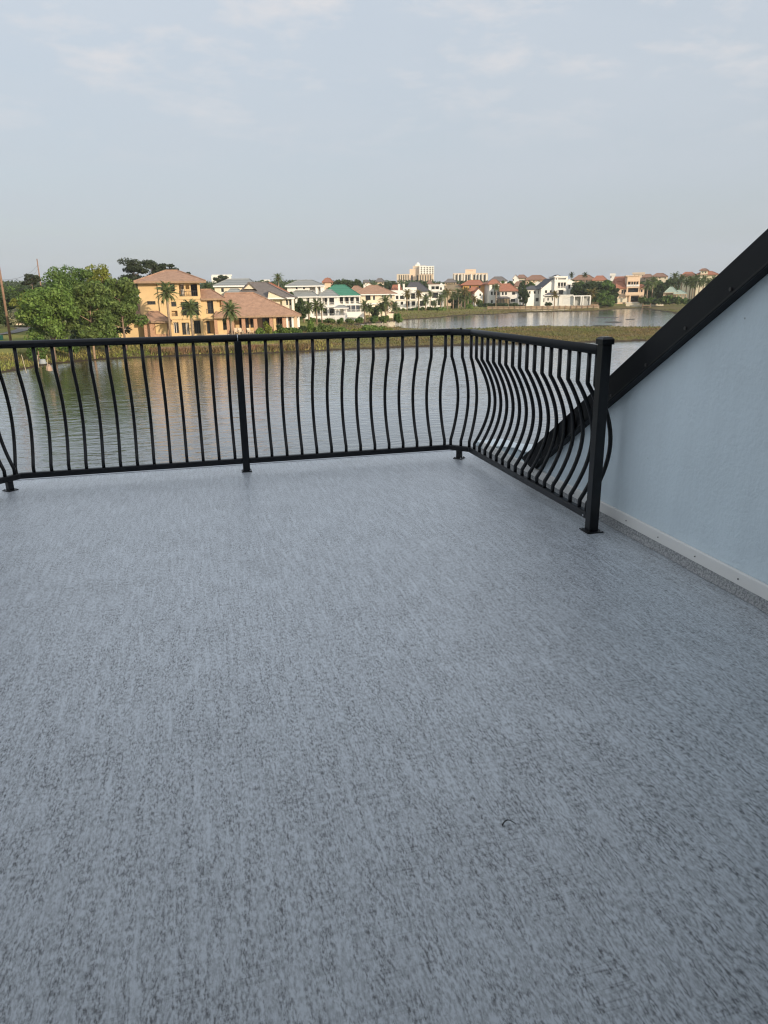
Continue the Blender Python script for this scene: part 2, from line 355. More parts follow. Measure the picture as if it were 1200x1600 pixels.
# ------------------------------------------------------------------ railing
YF, XC, XL, ZT, ZB = 5.785, 2.165, -1.495, 1.045, .088
rail = thing('balcony_railing', 'black metal railing with outward curved balusters round the deck edge', 'railing', (.31, YF, 0))
def R_(p): return (p[0]-.31, p[1]-YF, p[2])
A1, A2 = (2.03, YF), (XC, 5.64)           # chamfered corners
B1, B2 = (-1.36, YF), (XL, 5.64)
def rail_path(z, x_from=None):
    return
def bar(name, pts, r, n=12):
    return MB().tube([R_(p) for p in pts], r, n, up=(0, 0, 1)).build(name, BLACK, rail, smooth=False)
def round_path(P, z, r=.05):
    out = []
    for i, p in enumerate(P):
        p = np.array(p)
        if i in (0, len(P)-1): out.append((*p, z)); continue
        a = np.array(P[i-1]); c = np.array(P[i+1])
        pa = p+(a-p)/np.linalg.norm(a-p)*r; pc = p+(c-p)/np.linalg.norm(c-p)*r
        for t in (0, .33, .67, 1):
            q = (1-t)**2*pa + 2*t*(1-t)*p + t*t*pc; out.append((*q, z))
    return out
yE = 3.645
t1 = MB().tube([R_(p) for p in round_path([(.313, YF), A1, A2, (XC, yE+.028)], ZT, .02)], .027, 14, up=(0, 0, 1)).build('top_rail', BLACK, rail, smooth=True)
t2 = MB().tube([R_(p) for p in round_path([(.3075, YF), B1, B2, (XL, -.6)], ZT, .02)], .027, 14, up=(0, 0, 1)).build('top_rail', BLACK, rail, smooth=True)
MB().tube([R_((.3078, YF, ZT)), R_((.3128, YF, ZT))], .0272, 14, up=(0, 0, 1)).build('joint', ZINC, rail)
def boxrail(P, z, w, h):
    """square-section rail along a polyline"""
    mb = MB(); ring = []
    for i, p in enumerate(P):
        p = np.array(p, float); t0 = np.array(P[i])-np.array(P[i-1]) if i else np.array(P[1])-np.array(P[0])
        t1_ = np.array(P[i+1])-np.array(P[i]) if i < len(P)-1 else t0
        t0 = t0/np.linalg.norm(t0); t1_ = t1_/np.linalg.norm(t1_); t = t0+t1_; t /= np.linalg.norm(t)
        nrm = np.array((-t[1], t[0])); k = 1/max(.4, nrm@np.array((-t0[1], t0[0])))
        a, b3 = p+nrm*w/2*k, p-nrm*w/2*k
        ring.append([R_((*a, z-h/2)), R_((*a, z+h/2)), R_((*b3, z+h/2)), R_((*b3, z-h/2))])
    vs = [v for r in ring for v in r]
    fs = [(i*4+k, i*4+(k+1) % 4, (i+1)*4+(k+1) % 4, (i+1)*4+k) for i in range(len(P)-1) for k in range(4)] + [(3, 2, 1, 0), tuple(len(P)*4-4+k for k in range(4))]
    return mb.add(vs, fs)
boxrail([(.31+.026, YF), A1, A2, (XC, yE+.028)], ZB, .042, .044).build('bottom_rail', BLACK, rail, bevel=.008)
boxrail([(.31-.026, YF), B1, B2, (XL, -.6)], ZB, .042, .044).build('bottom_rail', BLACK, rail, bevel=.008)
def baluster_profile():
    pts = [(0, ZT-.022), (0, .862)]
    for i in range(0, 17):
        t = i/16; z = .850 + (.152-.850)*t
        pts.append((.124*math.sin(math.pi*t)**.92 if 0 < t < 1 else 0.0, z))
    pts += [(0, .142), (0, ZB+.012)]
    return pts
bp_ = baluster_profile()
mb = MB(); mb.tube([(0, o, z) for o, z in bp_], .0128, 8, up=(1, 0, 0))
bal_me = mb.mesh('baluster'); bal_me.materials.append(BLACK); bal_me.polygons.foreach_set('use_smooth', [True]*len(bal_me.polygons))
def baluster(x, y, ang):
    o = link('baluster', bal_me, rail, 0, R_((x, y, 0))); o.rotation_euler = (0, 0, ang); return o
for i in range(14): baluster(.397+.1222*i, YF, 0)
for i in range(14): baluster(.226-.1238*i, YF, 0)
cang = math.atan2(A2[1]-A1[1], A2[0]-A1[0])
for t in (.06, .55, .95): baluster(A1[0]+(A2[0]-A1[0])*t, A1[1]+(A2[1]-A1[1])*t, cang)
for t in (.2, .6, .97): baluster(B1[0]+(B2[0]-B1[0])*t, B1[1]+(B2[1]-B1[1])*t, math.pi/4)
y = 3.705; k = 0
while y < 5.6:
    baluster(XC, y, -math.pi/2); y += .085 if k == 0 else .1172; k += 1
y = 5.52
while y > -.5: baluster(XL, y, math.pi/2); y -= .1187
def post(x, y, w, h, cap, name='post', rz=0, plate=.04):
    mb = MB(); mb.box(-w/2, w/2, -w/2, w/2, .006, h)
    p = mb.build(name, BLACK, rail, bevel=.004, loc=R_((x, y, 0))); p.rotation_euler = (0, 0, rz)
    mb = MB(); pw = plate; mb.box(-pw, pw, -pw, pw, .0005, .007)
    mb.build('base_plate', BLACK, p, bevel=.002)
    for sx in (-1, 1):
        for sy in (-1, 1):
            MB().tube([(sx*(plate-.012), sy*(plate-.012), .007), (sx*(plate-.012), sy*(plate-.012), .014)], .006, 6).build('bolt', IRON if sx*sy > 0 else ZINC, p)
    if cap:
        c = w/2+.007; mb = MB()
        mb.box(-c, c, -c, c, h, h+.028)
        mb.add([(-c, -c, h+.028), (c, -c, h+.028), (c, c, h+.028), (-c, c, h+.028), (-c*.7, -c*.7, h+.040), (c*.7, -c*.7, h+.040), (c*.7, c*.7, h+.040), (-c*.7, c*.7, h+.040)],
               [(0,1,5,4), (1,2,6,5), (2,3,7,6), (3,0,4,7), (4,5,6,7)])
        mb.build('cap', BLACK, p)
    return p
post(.31, YF, .054, ZT-.02, False)
post(XC+.006, yE, .058, 1.078, True, plate=.052)
post(XL, 3.2, .054, ZT-.02, False)
post(XL, .6, .054, ZT-.02, False)
post((A1[0]+A2[0])/2-.005, (A1[1]+A2[1])/2-.005, .042, ZB-.017, False, 'stub_post', cang)
post((B1[0]+B2[0])/2+.005, (B1[1]+B2[1])/2-.005, .042, ZB-.017, False, 'stub_post', math.pi/4)
MB().tube([R_((A1[0]+.01, YF-.022, ZB)), R_((A1[0]+.01, YF-.03, ZB))], .008, 8, up=(0, 0, 1)).build('screw', ZINC, rail)
MB().tube([R_((XC-.018, yE+.055, ZB-.004)), R_((XC-.026, yE+.055, ZB-.004))], .007, 8, up=(0, 0, 1)).build('screw', ZINC, rail)
MB().tube([R_((2.09, 5.71, ZT+.026)), R_((2.09, 5.71, ZT+.035))], .008, 8).build('screw', BLACK, rail)
# curled bit of debris on the deck
q = on_z(795, 1289, 0)
pts = [(q[0]-.019+.038*t, q[1]+.012*math.sin(math.pi*t)-.006*t, .003+.006*math.sin(math.pi*t)) for t in np.linspace(0, 1, 9)]
o = MB().tube([(p[0]-q[0], p[1]-q[1], p[2]) for p in pts], 0.0019, 6, r2=.001).build('twig', plain('dark twig', (.012, .01, .01), rough=.7), smooth=True)
o.location = (q[0], q[1], 0); tag(o, 'tiny dark curled twig lying on the grey deck', 'twig')

# ================================================================== BACKGROUND
# ------------------------------------------------------------------ terrain and water
SHORE = [(-420, 640), (-150, 600), (0, 583), (35, 578), (70, 571), (110, 566), (150, 562), (200, 559.5), (260, 557), (320, 555), (400, 553), (470, 550),
         (520, 547.5), (560, 546), (620, 543.5), (700, 541), (760, 539), (850, 537), (930, 535), (1000, 533), (1100, 530.5), (1300, 527)]
INLET = [(536, 510.2), (560, 510.3), (583, 510.5), (613, 513), (650, 515.5), (700, 516), (760, 514.3), (800, 512.6), (850, 511.2), (900, 511.8), (960, 512), (1040, 513), (1100, 515), (1220, 518),
         (1260, 500), (1180, 494), (1100, 493), (1062, 491), (1040, 487), (1004, 481.5), (985, 482.5), (966, 483.4), (945, 485), (926, 486.4), (868, 487), (843, 487.6), (810, 488.6), (790, 490.2), (767, 491.6),
         (738, 492), (717, 493), (700, 495), (683, 496.8), (660, 498.2), (627, 500.4), (602, 502.8), (577, 505.4), (555, 508)]
shore = [on_z(x, y, WZ)[:2] for x, y in SHORE]
LANDP = np.array(shore + [np.array((900., 140.)), np.array((1500., 3000.)), np.array((-1500., 3000.)), np.array((-900., 60.))])
INLP = np.array([on_z(x, y, WZ)[:2] for x, y in INLET])
def sdf(P, Q):
    """signed distance of points P to polygon Q, positive inside"""
    d = np.full(len(P), 1e9); ins = np.zeros(len(P), bool)
    for i in range(len(Q)):
        a, b = Q[i], Q[(i+1) % len(Q)]; e = b-a; w = P-a
        t = np.clip((w@e)/(e@e+1e-12), 0, 1); d = np.minimum(d, np.hypot(*(w-np.outer(t, e)).T))
        c = ((a[1] > P[:, 1]) != (b[1] > P[:, 1]))
        with np.errstate(divide='ignore', invalid='ignore'):
            xx = a[0] + (P[:, 1]-a[1])/(b[1]-a[1])*e[0]
        ins ^= c & (P[:, 0] < xx)
    return np.where(ins, d, -d)
def wob(P, s, seed):
    r = np.random.RandomState(seed); o = np.zeros(len(P))
    for k in range(5):
        a = r.uniform(0, 2*math.pi); f = s*1.7**k; o += np.sin((P[:, 0]*math.cos(a)+P[:, 1]*math.sin(a))*f + r.uniform(0, 6))/1.5**k
    return o
AZ_A = math.degrees(math.atan2(*ray(455, 520)[:2])); AZ_B = math.degrees(math.atan2(*ray(520, 520)[:2]))
AZ_K = math.degrees(math.atan2(*ray(848, 483)[:2]))
def land_sd(P): return np.minimum(sdf(P, LANDP), -sdf(P, INLP)) + .35*wob(P, .25, 5)
def terrain(P):
    s = land_sd(P); az = np.degrees(np.arctan2(P[:, 0], P[:, 1])); R = np.hypot(P[:, 0], P[:, 1])
    k = np.clip((az-AZ_A)/(AZ_B-AZ_A), 0, 1); low = k*np.clip((215-R)/20, 0, 1)
    far = np.clip((R-195)/20, 0, 1); pe = 600+F_PX/math.cos(_p)*np.tan(np.radians(np.clip(az, -70, 80)-YAW))
    ss = lambda a, b: (lambda q: q*q*(3-2*q))(np.clip((s-a)/(b-a), 0, 1))
    band = lambda a, b, w: np.clip((pe-a)/w, 0, 1)*np.clip((b-pe)/w, 0, 1)
    wal = band(236, 482, 4); blk = band(756, 942, 6)
    near_t = (1-wal)*ss(1.0, 15)+wal*(.62*ss(4.2, 4.9)+.38*ss(5, 19))
    far_t = (1-blk)*np.where(pe < 600, ss(2, 13), ss(4, 24))+blk*np.clip((R*np.cos(np.radians(az-AZ_K))-337.2)/.5, 0, 1)
    H = (1.55*(1-low)+.2*low)*(1-far)+1.05*far; t = near_t*(1-far)+far_t*far
    h = np.where(s > 0, .06+.36*np.clip(s/2.2, 0, 1)+H*t, np.maximum(s*.25, -1.5))
    return WZ + h + .05*wob(P, .6, 9)*np.clip(s/4, 0, 1)
def ground_z(x, y): return float(terrain(np.array([[x, y]]))[0])
def build_terrain():
    na, nr = 440, 330
    az = np.radians(np.linspace(-75, 75, na)); R = 70*np.exp(np.linspace(0, math.log(9000/70), nr)**1.0)
    # finer rows where the shores are
    R = np.concatenate([np.geomspace(70, 420, 250), np.geomspace(430, 1380, 30)]); nr = len(R)
    X = np.outer(R, np.sin(az)); Y = np.outer(R, np.cos(az)); P = np.stack([X.ravel(), Y.ravel()], 1)
    Z = terrain(P); V = np.column_stack([P, Z])
    i, j = np.meshgrid(np.arange(nr-1), np.arange(na-1), indexing='ij'); a = (i*na+j).ravel()
    Fq = np.column_stack([a, a+1, a+na+1, a+na])[:, ::-1]
    m, nt, b, L = mat_base('shore ground'); tc = nd(nt, 'ShaderNodeTexCoord')
    def noise(scale, det=6, rough=.6):
        n = nd(nt, 'ShaderNodeTexNoise', ins={'Scale': scale, 'Detail': det, 'Roughness': rough}); L(tc.outputs['Object'], n.inputs['Vector']); return n.outputs[0]
    def rng_(x, a, b_, c=0, d=1):
        r = nd(nt, 'ShaderNodeMapRange', ins={'From Min': a, 'From Max': b_, 'To Min': c, 'To Max': d}); L(x, r.inputs[0]); return r.outputs[0]
    def mix(f, A, B):
        k = nd(nt, 'ShaderNodeMix', data_type='RGBA'); L(f, k.inputs[0])
        for q, i_ in ((A, 6), (B, 7)):
            if isinstance(q, tuple): k.inputs[i_].default_value = (*q, 1)
            else: L(q, k.inputs[i_])
        return k.outputs[2]
    lawn = mix(rng_(noise(.09), .35, .65), (.19, .22, .06), (.29, .26, .085))
    lawn = mix(rng_(noise(1.2), .3, .7), lawn, (.17, .17, .05))
    bank = mix(rng_(noise(.35), .38, .62), (.20, .145, .07), (.17, .16, .06))
    bank = mix(rng_(noise(2.5), .4, .7), bank, (.10, .085, .04))
    sep = nd(nt, 'ShaderNodeSeparateXYZ'); L(tc.outputs['Object'], sep.inputs[0])
    hz = nd(nt, 'ShaderNodeMath', operation='ADD'); L(sep.outputs[2], hz.inputs[0]); L(rng_(noise(.5), 0, 1, -.35, .35), hz.inputs[1])
    c = mix(rng_(hz.outputs[0], WZ+.75, WZ+1.5), bank, lawn)
    c = mix(rng_(hz.outputs[0], WZ+.12, WZ+.32), (.055, .042, .028), c)
    L(c, b.inputs['Base Color']); b.inputs['Roughness'].default_value = .95; b.inputs['Specular IOR Level'].default_value = .1
    bp = nd(nt, 'ShaderNodeBump', ins={'Strength': .6, 'Distance': .15}); L(noise(3, 8, .7), bp.inputs['Height']); L(bp.outputs[0], b.inputs['Normal'])
    struct(np_mesh('ground', V, Fq, m, smooth=True))
build_terrain()
def build_water():
    m, nt, b, L = mat_base('lake water'); tc = nd(nt, 'ShaderNodeTexCoord')
    sep = nd(nt, 'ShaderNodeSeparateXYZ'); L(tc.outputs['Object'], sep.inputs[0])
    def noise(sc, det, rough=.55, dist=0.0, rot=0.0):
        mp = nd(nt, 'ShaderNodeMapping'); mp.inputs['Scale'].default_value = sc; mp.inputs['Rotation'].default_value = (0, 0, rot); L(tc.outputs['Object'], mp.inputs[0])
        n = nd(nt, 'ShaderNodeTexNoise', ins={'Scale': 1, 'Detail': det, 'Roughness': rough, 'Distortion': dist}); L(mp.outputs[0], n.inputs['Vector']); return n.outputs[0]
    def M(a, b_, op='MULTIPLY'):
        k = nd(nt, 'ShaderNodeMath', operation=op)
        for i, q in enumerate((a, b_)):
            if isinstance(q, (int, float)): k.inputs[i].default_value = q
            else: L(q, k.inputs[i])
        return k.outputs[0]
    h = M(M(noise((.42, .95, 1), 2, .5, .7, .30), .62), M(noise((1.1, 2.2, 1), 3, .6, .5, -.2), .24), 'ADD')
    h = M(h, M(noise((2.2, 5, 1), 2, .5, .2, .1), .07), 'ADD')
    gust = nd(nt, 'ShaderNodeMapRange', ins={'From Min': .35, 'From Max': .65, 'To Min': .45, 'To Max': 1.0}); L(noise((.02, .035, 1), 4, .6), gust.inputs[0])
    # open lake is ruffled by the breeze, the sheltered inlet nearly still
    calm = nd(nt, 'ShaderNodeMapRange', ins={'From Min': 120, 'From Max': 165, 'To Min': 1.0, 'To Max': .75}); L(sep.outputs[1], calm.inputs[0])
    st = M(gust.outputs[0], calm.outputs[0])
    bp = nd(nt, 'ShaderNodeBump', ins={'Distance': .145}); L(h, bp.inputs['Height']); L(st, bp.inputs['Strength']); L(bp.outputs[0], b.inputs['Normal'])
    b.inputs['Base Color'].default_value = (.040, .043, .034, 1); b.inputs['Roughness'].default_value = .9; b.inputs['Specular IOR Level'].default_value = 0
    g = nd(nt, 'ShaderNodeBsdfGlossy', ins={'Roughness': .10}); L(bp.outputs[0], g.inputs['Normal']); g.inputs[0].default_value = (.97, .98, 1, 1)
    fr = nd(nt, 'ShaderNodeFresnel', ins={'IOR': 1.33}); L(bp.outputs[0], fr.inputs['Normal'])
    fm = nd(nt, 'ShaderNodeMapRange', ins={'From Min': 0.0, 'From Max': .55, 'To Min': 0.02, 'To Max': .92}); L(fr.outputs[0], fm.inputs[0])
    ms = nd(nt, 'ShaderNodeMixShader'); L(fm.outputs[0], ms.inputs[0]); L(b.outputs[0], ms.inputs[1]); L(g.outputs[0], ms.inputs[2]); L(ms.outputs[0], nt.nodes['Material Output'].inputs[0])
    mb = MB(); S = 1350
    mb.quad((-S, -200, WZ), (S, -200, WZ), (S, S, WZ), (-S, S, WZ))
    struct(mb.build('water', m))
build_water()
mb = MB(); mb.box(-40, 40, -40, 24, WZ-1, WZ+.7)
struct(mb.build('yard', plain('yard grass', (.10, .12, .04), rough=.95, var=.3, scale=.6)))
# dark mud flats showing in the inlet
for i, (x, y, w, d) in enumerate(((948, 496, 20, .8), (958, 503.5, 16, 1.4), (940, 508.8, 17, .8), (985, 499, 9, .5))):
    c = on_z(x, y, WZ); a = on_z(x-w, y, WZ); e = on_z(x+w, y, WZ); n_ = on_z(x, y+d, WZ); f_ = on_z(x, y-d, WZ)
    ux, uy = (e-a)/2, (f_-n_)/2; rr = random.Random(i); mb = MB(); K = 26
    pts = []
    for k in range(K):
        t = 2*math.pi*k/K; r_ = rr.uniform(.75, 1.1); p = ux*math.cos(t)*r_ + uy*math.sin(t)*r_; pts.append((p[0], p[1], .0))
    mb.add([(p[0]*1.0, p[1], -.15) for p in pts] + [(p[0]*.85, p[1]*.85, .07) for p in pts] + [(0, 0, .1)],
           [(k, (k+1) % K, K+(k+1) % K, K+k) for k in range(K)] + [(K+k, K+(k+1) % K, 2*K) for k in range(K)])
    struct(mb.build('mud_flat', plain('wet mud', (.05, .045, .03), rough=.7), loc=(c[0], c[1], WZ), smooth=True))

# ------------------------------------------------------------------ plants
def blades(name, n, region, hmin, hmax, mat, seed, width=.12):
    """clumps of grass blades over the ground where region(P, s) holds"""
    r = np.random.RandomState(seed); P = region(r, n)
    m = len(P); z = terrain(P); h = r.uniform(hmin, hmax, m); a = r.uniform(0, 2*math.pi, m); w = width*r.uniform(.6, 1.6, m); ln = r.normal(0, .35, (m, 2))*h[:, None]
    V = np.zeros((m, 3, 3)); V[:, :, :2] = P[:, None, :]; V[:, :, 2] = z[:, None]-.05
    V[:, 0, 0] += np.cos(a)*w; V[:, 0, 1] += np.sin(a)*w; V[:, 1, 0] -= np.cos(a)*w; V[:, 1, 1] -= np.sin(a)*w
    V[:, 2, :2] += ln; V[:, 2, 2] += h
    o = np_mesh(name, V.reshape(-1, 3), np.arange(3*m).reshape(-1, 3), mat); o['kind'] = 'stuff'; return o
def polar_region(px0, px1, r0, r1, cond):
    a0, a1 = (math.atan2(*ray(p, 520)[:2]) for p in (px0, px1))
    def f(r, n):
        az = r.uniform(a0, a1, n); R = np.sqrt(r.uniform(r0*r0, r1*r1, n)); P = np.stack([R*np.sin(az), R*np.cos(az)], 1)
        s = land_sd(P); return P[cond(P, s)]
    return f
MARSH = leafmat('marsh grass', (.125, .155, .042), (.20, .13, .068), trans=.15, var=.35, nscale=.07)
MARSH2 = leafmat('green shore grass', (.15, .19, .04), (.25, .20, .075), trans=.15, var=.4, nscale=.12)
blades('marsh_grass', 60000, polar_region(430, 1300, 105, 175, lambda P, s: (s > .8) & (np.hypot(*P.T) < 172)), .10, .30, MARSH, 1)
blades('shore_grass', 30000, polar_region(-60, 520, 90, 150, lambda P, s: (s > .5) & (s < 9)), .12, .55, MARSH2, 2)
blades('bank_weeds', 20000, polar_region(232, 490, 100, 125, lambda P, s: (s > .7) & (s < 4.3)), .25, 1.05, leafmat('reddish weeds', (.15, .14, .05), (.22, .12, .07), trans=.2, var=.4, nscale=.3), 6, .10)
blades('far_shore_grass', 26000, polar_region(500, 1120, 170, 330, lambda P, s: (s > .6) & (s < 26) & (np.hypot(*P.T) > 172)), .12, .4, MARSH, 3, .2)

def leaf_quads(clumps, per, size, r, flat=0.0, droop=0.0, elong=1.6):
    C = np.array([c[:3] for c in clumps]); Rd = np.array([c[3:6] for c in clumps]); n = len(C)*per
    ci = np.repeat(np.arange(len(C)), per)
    d = r.normal(size=(n, 3)); d /= np.linalg.norm(d, axis=1)[:, None]+1e-9
    rad = r.uniform(.25, 1, n)**.55
    P = C[ci] + d*rad[:, None]*Rd[ci]
    nm = d + r.normal(size=(n, 3))*.8 + np.array((0, 0, flat)); nm /= np.linalg.norm(nm, axis=1)[:, None]+1e-9
    t = np.cross(nm, r.normal(size=(n, 3))); t /= np.linalg.norm(t, axis=1)[:, None]+1e-9; t[:, 2] -= droop
    b = np.cross(nm, t); s = size*r.uniform(.55, 1.35, n)[:, None]
    V = np.stack([P+t*s*elong*.5, P+b*s*.42, P-t*s*elong*.5, P-b*s*.42], 1)
    return V.reshape(-1, 3), np.arange(4*n).reshape(-1, 4)

def far(D): return D*(1.07+.06*min(1, max(0, (D-128)/60)))
def tree(name, label, px, top, base, width, D, mat, kind='broad', seed=0, group=None, dens=1.0, leaf=None, trunk=None, cat='tree', low=None, lean=0.0, bmat=None):
    D = far(D); r = np.random.RandomState(seed+101); rr = random.Random(seed+7)
    b = at(px, base, D); u = D/F_PX; gz = ground_z(b[0], b[1]); bz = min(b[2], gz+3.0) if kind != 'shrub' else b[2]
    bz = max(bz, gz-.6) if D < 480 else b[2]
    tz = at(px, top, D)[2]; Hh = tz-bz; W = width*u/2
    t = thing(name, label, cat, (b[0], b[1], bz), -math.atan2(b[0], b[1]), group)
    lf = leaf or max(.26, .0017*D)
    mb = MB(); cl = []
    if kind == 'broad':
        c0 = Hh*(low if low is not None else .22); cz = (c0+Hh)/2; rz = (Hh-c0)/2
        ph = r.uniform(0, 6, 3)
        for k in range(44):
            d = r.normal(size=3); d /= np.linalg.norm(d); q = r.uniform(.35, .92)*(1+.16*math.sin(3*math.atan2(d[1], d[0])+ph[0])+.12*math.sin(4*d[2]+ph[1]))
            p = (d[0]*W*q, d[1]*W*.9*q, cz+d[2]*rz*min(q, .86)); s = r.uniform(.16, .33)
            cl.append((*p, W*s*1.15, W*s*1.15, min(rz, W)*s*.95))
        cl.append((0, 0, cz, W*.5, W*.5, rz*.6))
        tr = trunk or max(.12, Hh*.022); mb.tube([(0, 0, -1.5), (lean*.2, 0, c0*.8), (lean*.6, .1, cz)], tr*1.15, 7, r2=tr*.5)
        for k in range(9):
            c = cl[rr.randrange(len(cl)-1)]; z0 = c0*rr.uniform(.6, 1.2)
            mb.tube([(lean*.3, 0, z0), (c[0]*.5, c[1]*.5, z0+(c[2]-z0)*.6), c[:3]], tr*.45, 5, r2=tr*.12)
        per = int(110*dens)
    elif kind == 'pine':      # open crown of tufts along ascending limbs
        c0 = Hh*(low if low is not None else .3); tr = trunk or max(.14, Hh*.02); mb.tube([(0, 0, -1.5), (lean*.5, .1, Hh*.5), (lean, 0, Hh*.97)], tr, 7, r2=tr*.3)
        for k in range(46):
            f = rr.uniform(0, .95); z = c0+(Hh-c0)*f; rad = W*(1-.6*f**2)*rr.uniform(.25, .92); a = rr.uniform(0, 2*math.pi)
            p = (rad*math.cos(a)+lean*f, rad*math.sin(a)*.8, z); s = rr.uniform(.20, .36)*W
            cl.append((*p, s*1.15, s*1.15, s*.75))
            if k % 2 == 0: mb.tube([(lean*f*.8, 0, max(c0*.8, z-rad*.55)), (p[0]*.55, p[1]*.55, z-rad*.2), p], tr*.3, 5, r2=tr*.08)
        per = int(95*dens)
    elif kind == 'umbrella':
        c0 = Hh*(low if low is not None else .55); tr = trunk or max(.15, Hh*.018); mb.tube([(0, 0, -1.5), (lean*.4, .2, c0*.6), (lean, 0, Hh*.9)], tr, 7, r2=tr*.4)
        for k in range(20):
            f = rr.uniform(0, 1)**.7; z = c0+(Hh*.94-c0)*f; rad = W*rr.uniform(.25, .9)*(1-.35*f); a = rr.uniform(0, 2*math.pi)
            p = (rad*math.cos(a)+lean, rad*math.sin(a), z); s = rr.uniform(.22, .38)*W
            cl.append((*p, s*1.25, s*1.25, s*.55))
            mb.tube([(lean*.8, 0, z-rad*.6), (p[0]*.6+lean*.4, p[1]*.6, z-rad*.25), p], tr*.35, 5, r2=tr*.1)
        per = int(120*dens)
    elif kind == 'shrub':
        n = 9
        for k in range(n):
            a = rr.uniform(0, 2*math.pi); q = rr.uniform(.1, .68)
            z = Hh*rr.uniform(.25, .72); s = rr.uniform(.3, .5)
            cl.append((W*q*math.cos(a), W*q*math.sin(a)*.8, z, W*s, W*s, Hh*.30))
        mb.tube([(0, 0, -.4), (0, 0, Hh*.4)], max(.05, Hh*.03), 5)
        for k in range(4):
            c = cl[k]; mb.tube([(0, 0, Hh*.1), c[:3]], max(.03, Hh*.02), 5)
        per = int(120*dens)
    mb.build('trunk' if kind != 'shrub' else 'stem', bmat or BARK, t, smooth=True)
    V, Fq = leaf_quads(cl, per, lf, r, elong=1.5 if kind != 'pine' else 2.0, flat=.5 if kind == 'umbrella' else .25)
    np_mesh('crown' if kind != 'shrub' else 'foliage', V, Fq, mat, t)
    return t

PALM_ME = {}
def palm_crown(seed, R, mat, nf=30, ball=False):
    """fronds of a sabal palm: arching ribs with leaflets fanning off both sides"""
    r = random.Random(seed); V, Fc = [], []
    for k in range(nf):
        a = 2*math.pi*k*.381966+r.uniform(-.2, .2); el = math.radians(-38+120*(k/nf)+r.uniform(-8, 8)); Lf = R*r.uniform(.85, 1.1)
        d = np.array((math.cos(a), math.sin(a), 0)); p = np.zeros(3); pts = [p]
        e = el
        for q in range(6):
            p = p + Lf/6*(d*math.cos(e)+np.array((0, 0, 1))*math.sin(e)); pts.append(p); e -= .20 if q > 1 else .06
        side = np.array((-math.sin(a), math.cos(a), 0))
        for q in range(1, 7):
            for sgn in (-1, 1):
                for sub in (0, .5):
                    o = pts[q-1]*(1-sub)+pts[q]*sub; tt = pts[q]-pts[q-1]; tt = tt/np.linalg.norm(tt)
                    ln = Lf*(.16+.30*(q/6)**.7)*(1.05 if q < 6 else .8); ang = .95-.09*q
                    tip = o + ln*(tt*math.cos(ang)+side*sgn*math.sin(ang)) + np.array((0, 0, -ln*r.uniform(.12, .4)))
                    w = tt*Lf*.075; i0 = len(V); V += [o-w, o+w, tip]; Fc.append((i0, i0+1, i0+2))
    return np.array(V), np.array(Fc)
def palm(label, px, top, base, D, crown=None, mat=None, seed=0, group=None, nf=30, lean=0.0):
    D = far(D); b = at(px, base, D); gz = ground_z(b[0], b[1]); bz = max(b[2], gz-.6) if D < 480 else b[2]; u = D/F_PX
    tz = at(px, top, D)[2]; R = (crown or 22)*u/2*1.2; Hh = tz-bz-R*.6
    t = thing('palm_tree', label, 'palm tree', (b[0], b[1], bz), -math.atan2(b[0], b[1]), group)
    tr = max(.16, .10*R); mb = MB(); mb.tube([(0, 0, -1.5), (lean*.3, 0, Hh*.5), (lean, 0, Hh)], tr*1.1, 7, r2=tr*.9)
    mb.tube([(lean, 0, Hh-.9), (lean, 0, Hh-.3), (lean, 0, Hh+.1)], tr*1.2, 7, r2=tr*1.7)
    mb.build('trunk', PALMBARK, t, smooth=True)
    V, Fq = palm_crown(seed, R, mat, nf); V = V + np.array((lean, 0, Hh)); np_mesh('crown', V, Fq, mat or L_PALM, t)
    return t

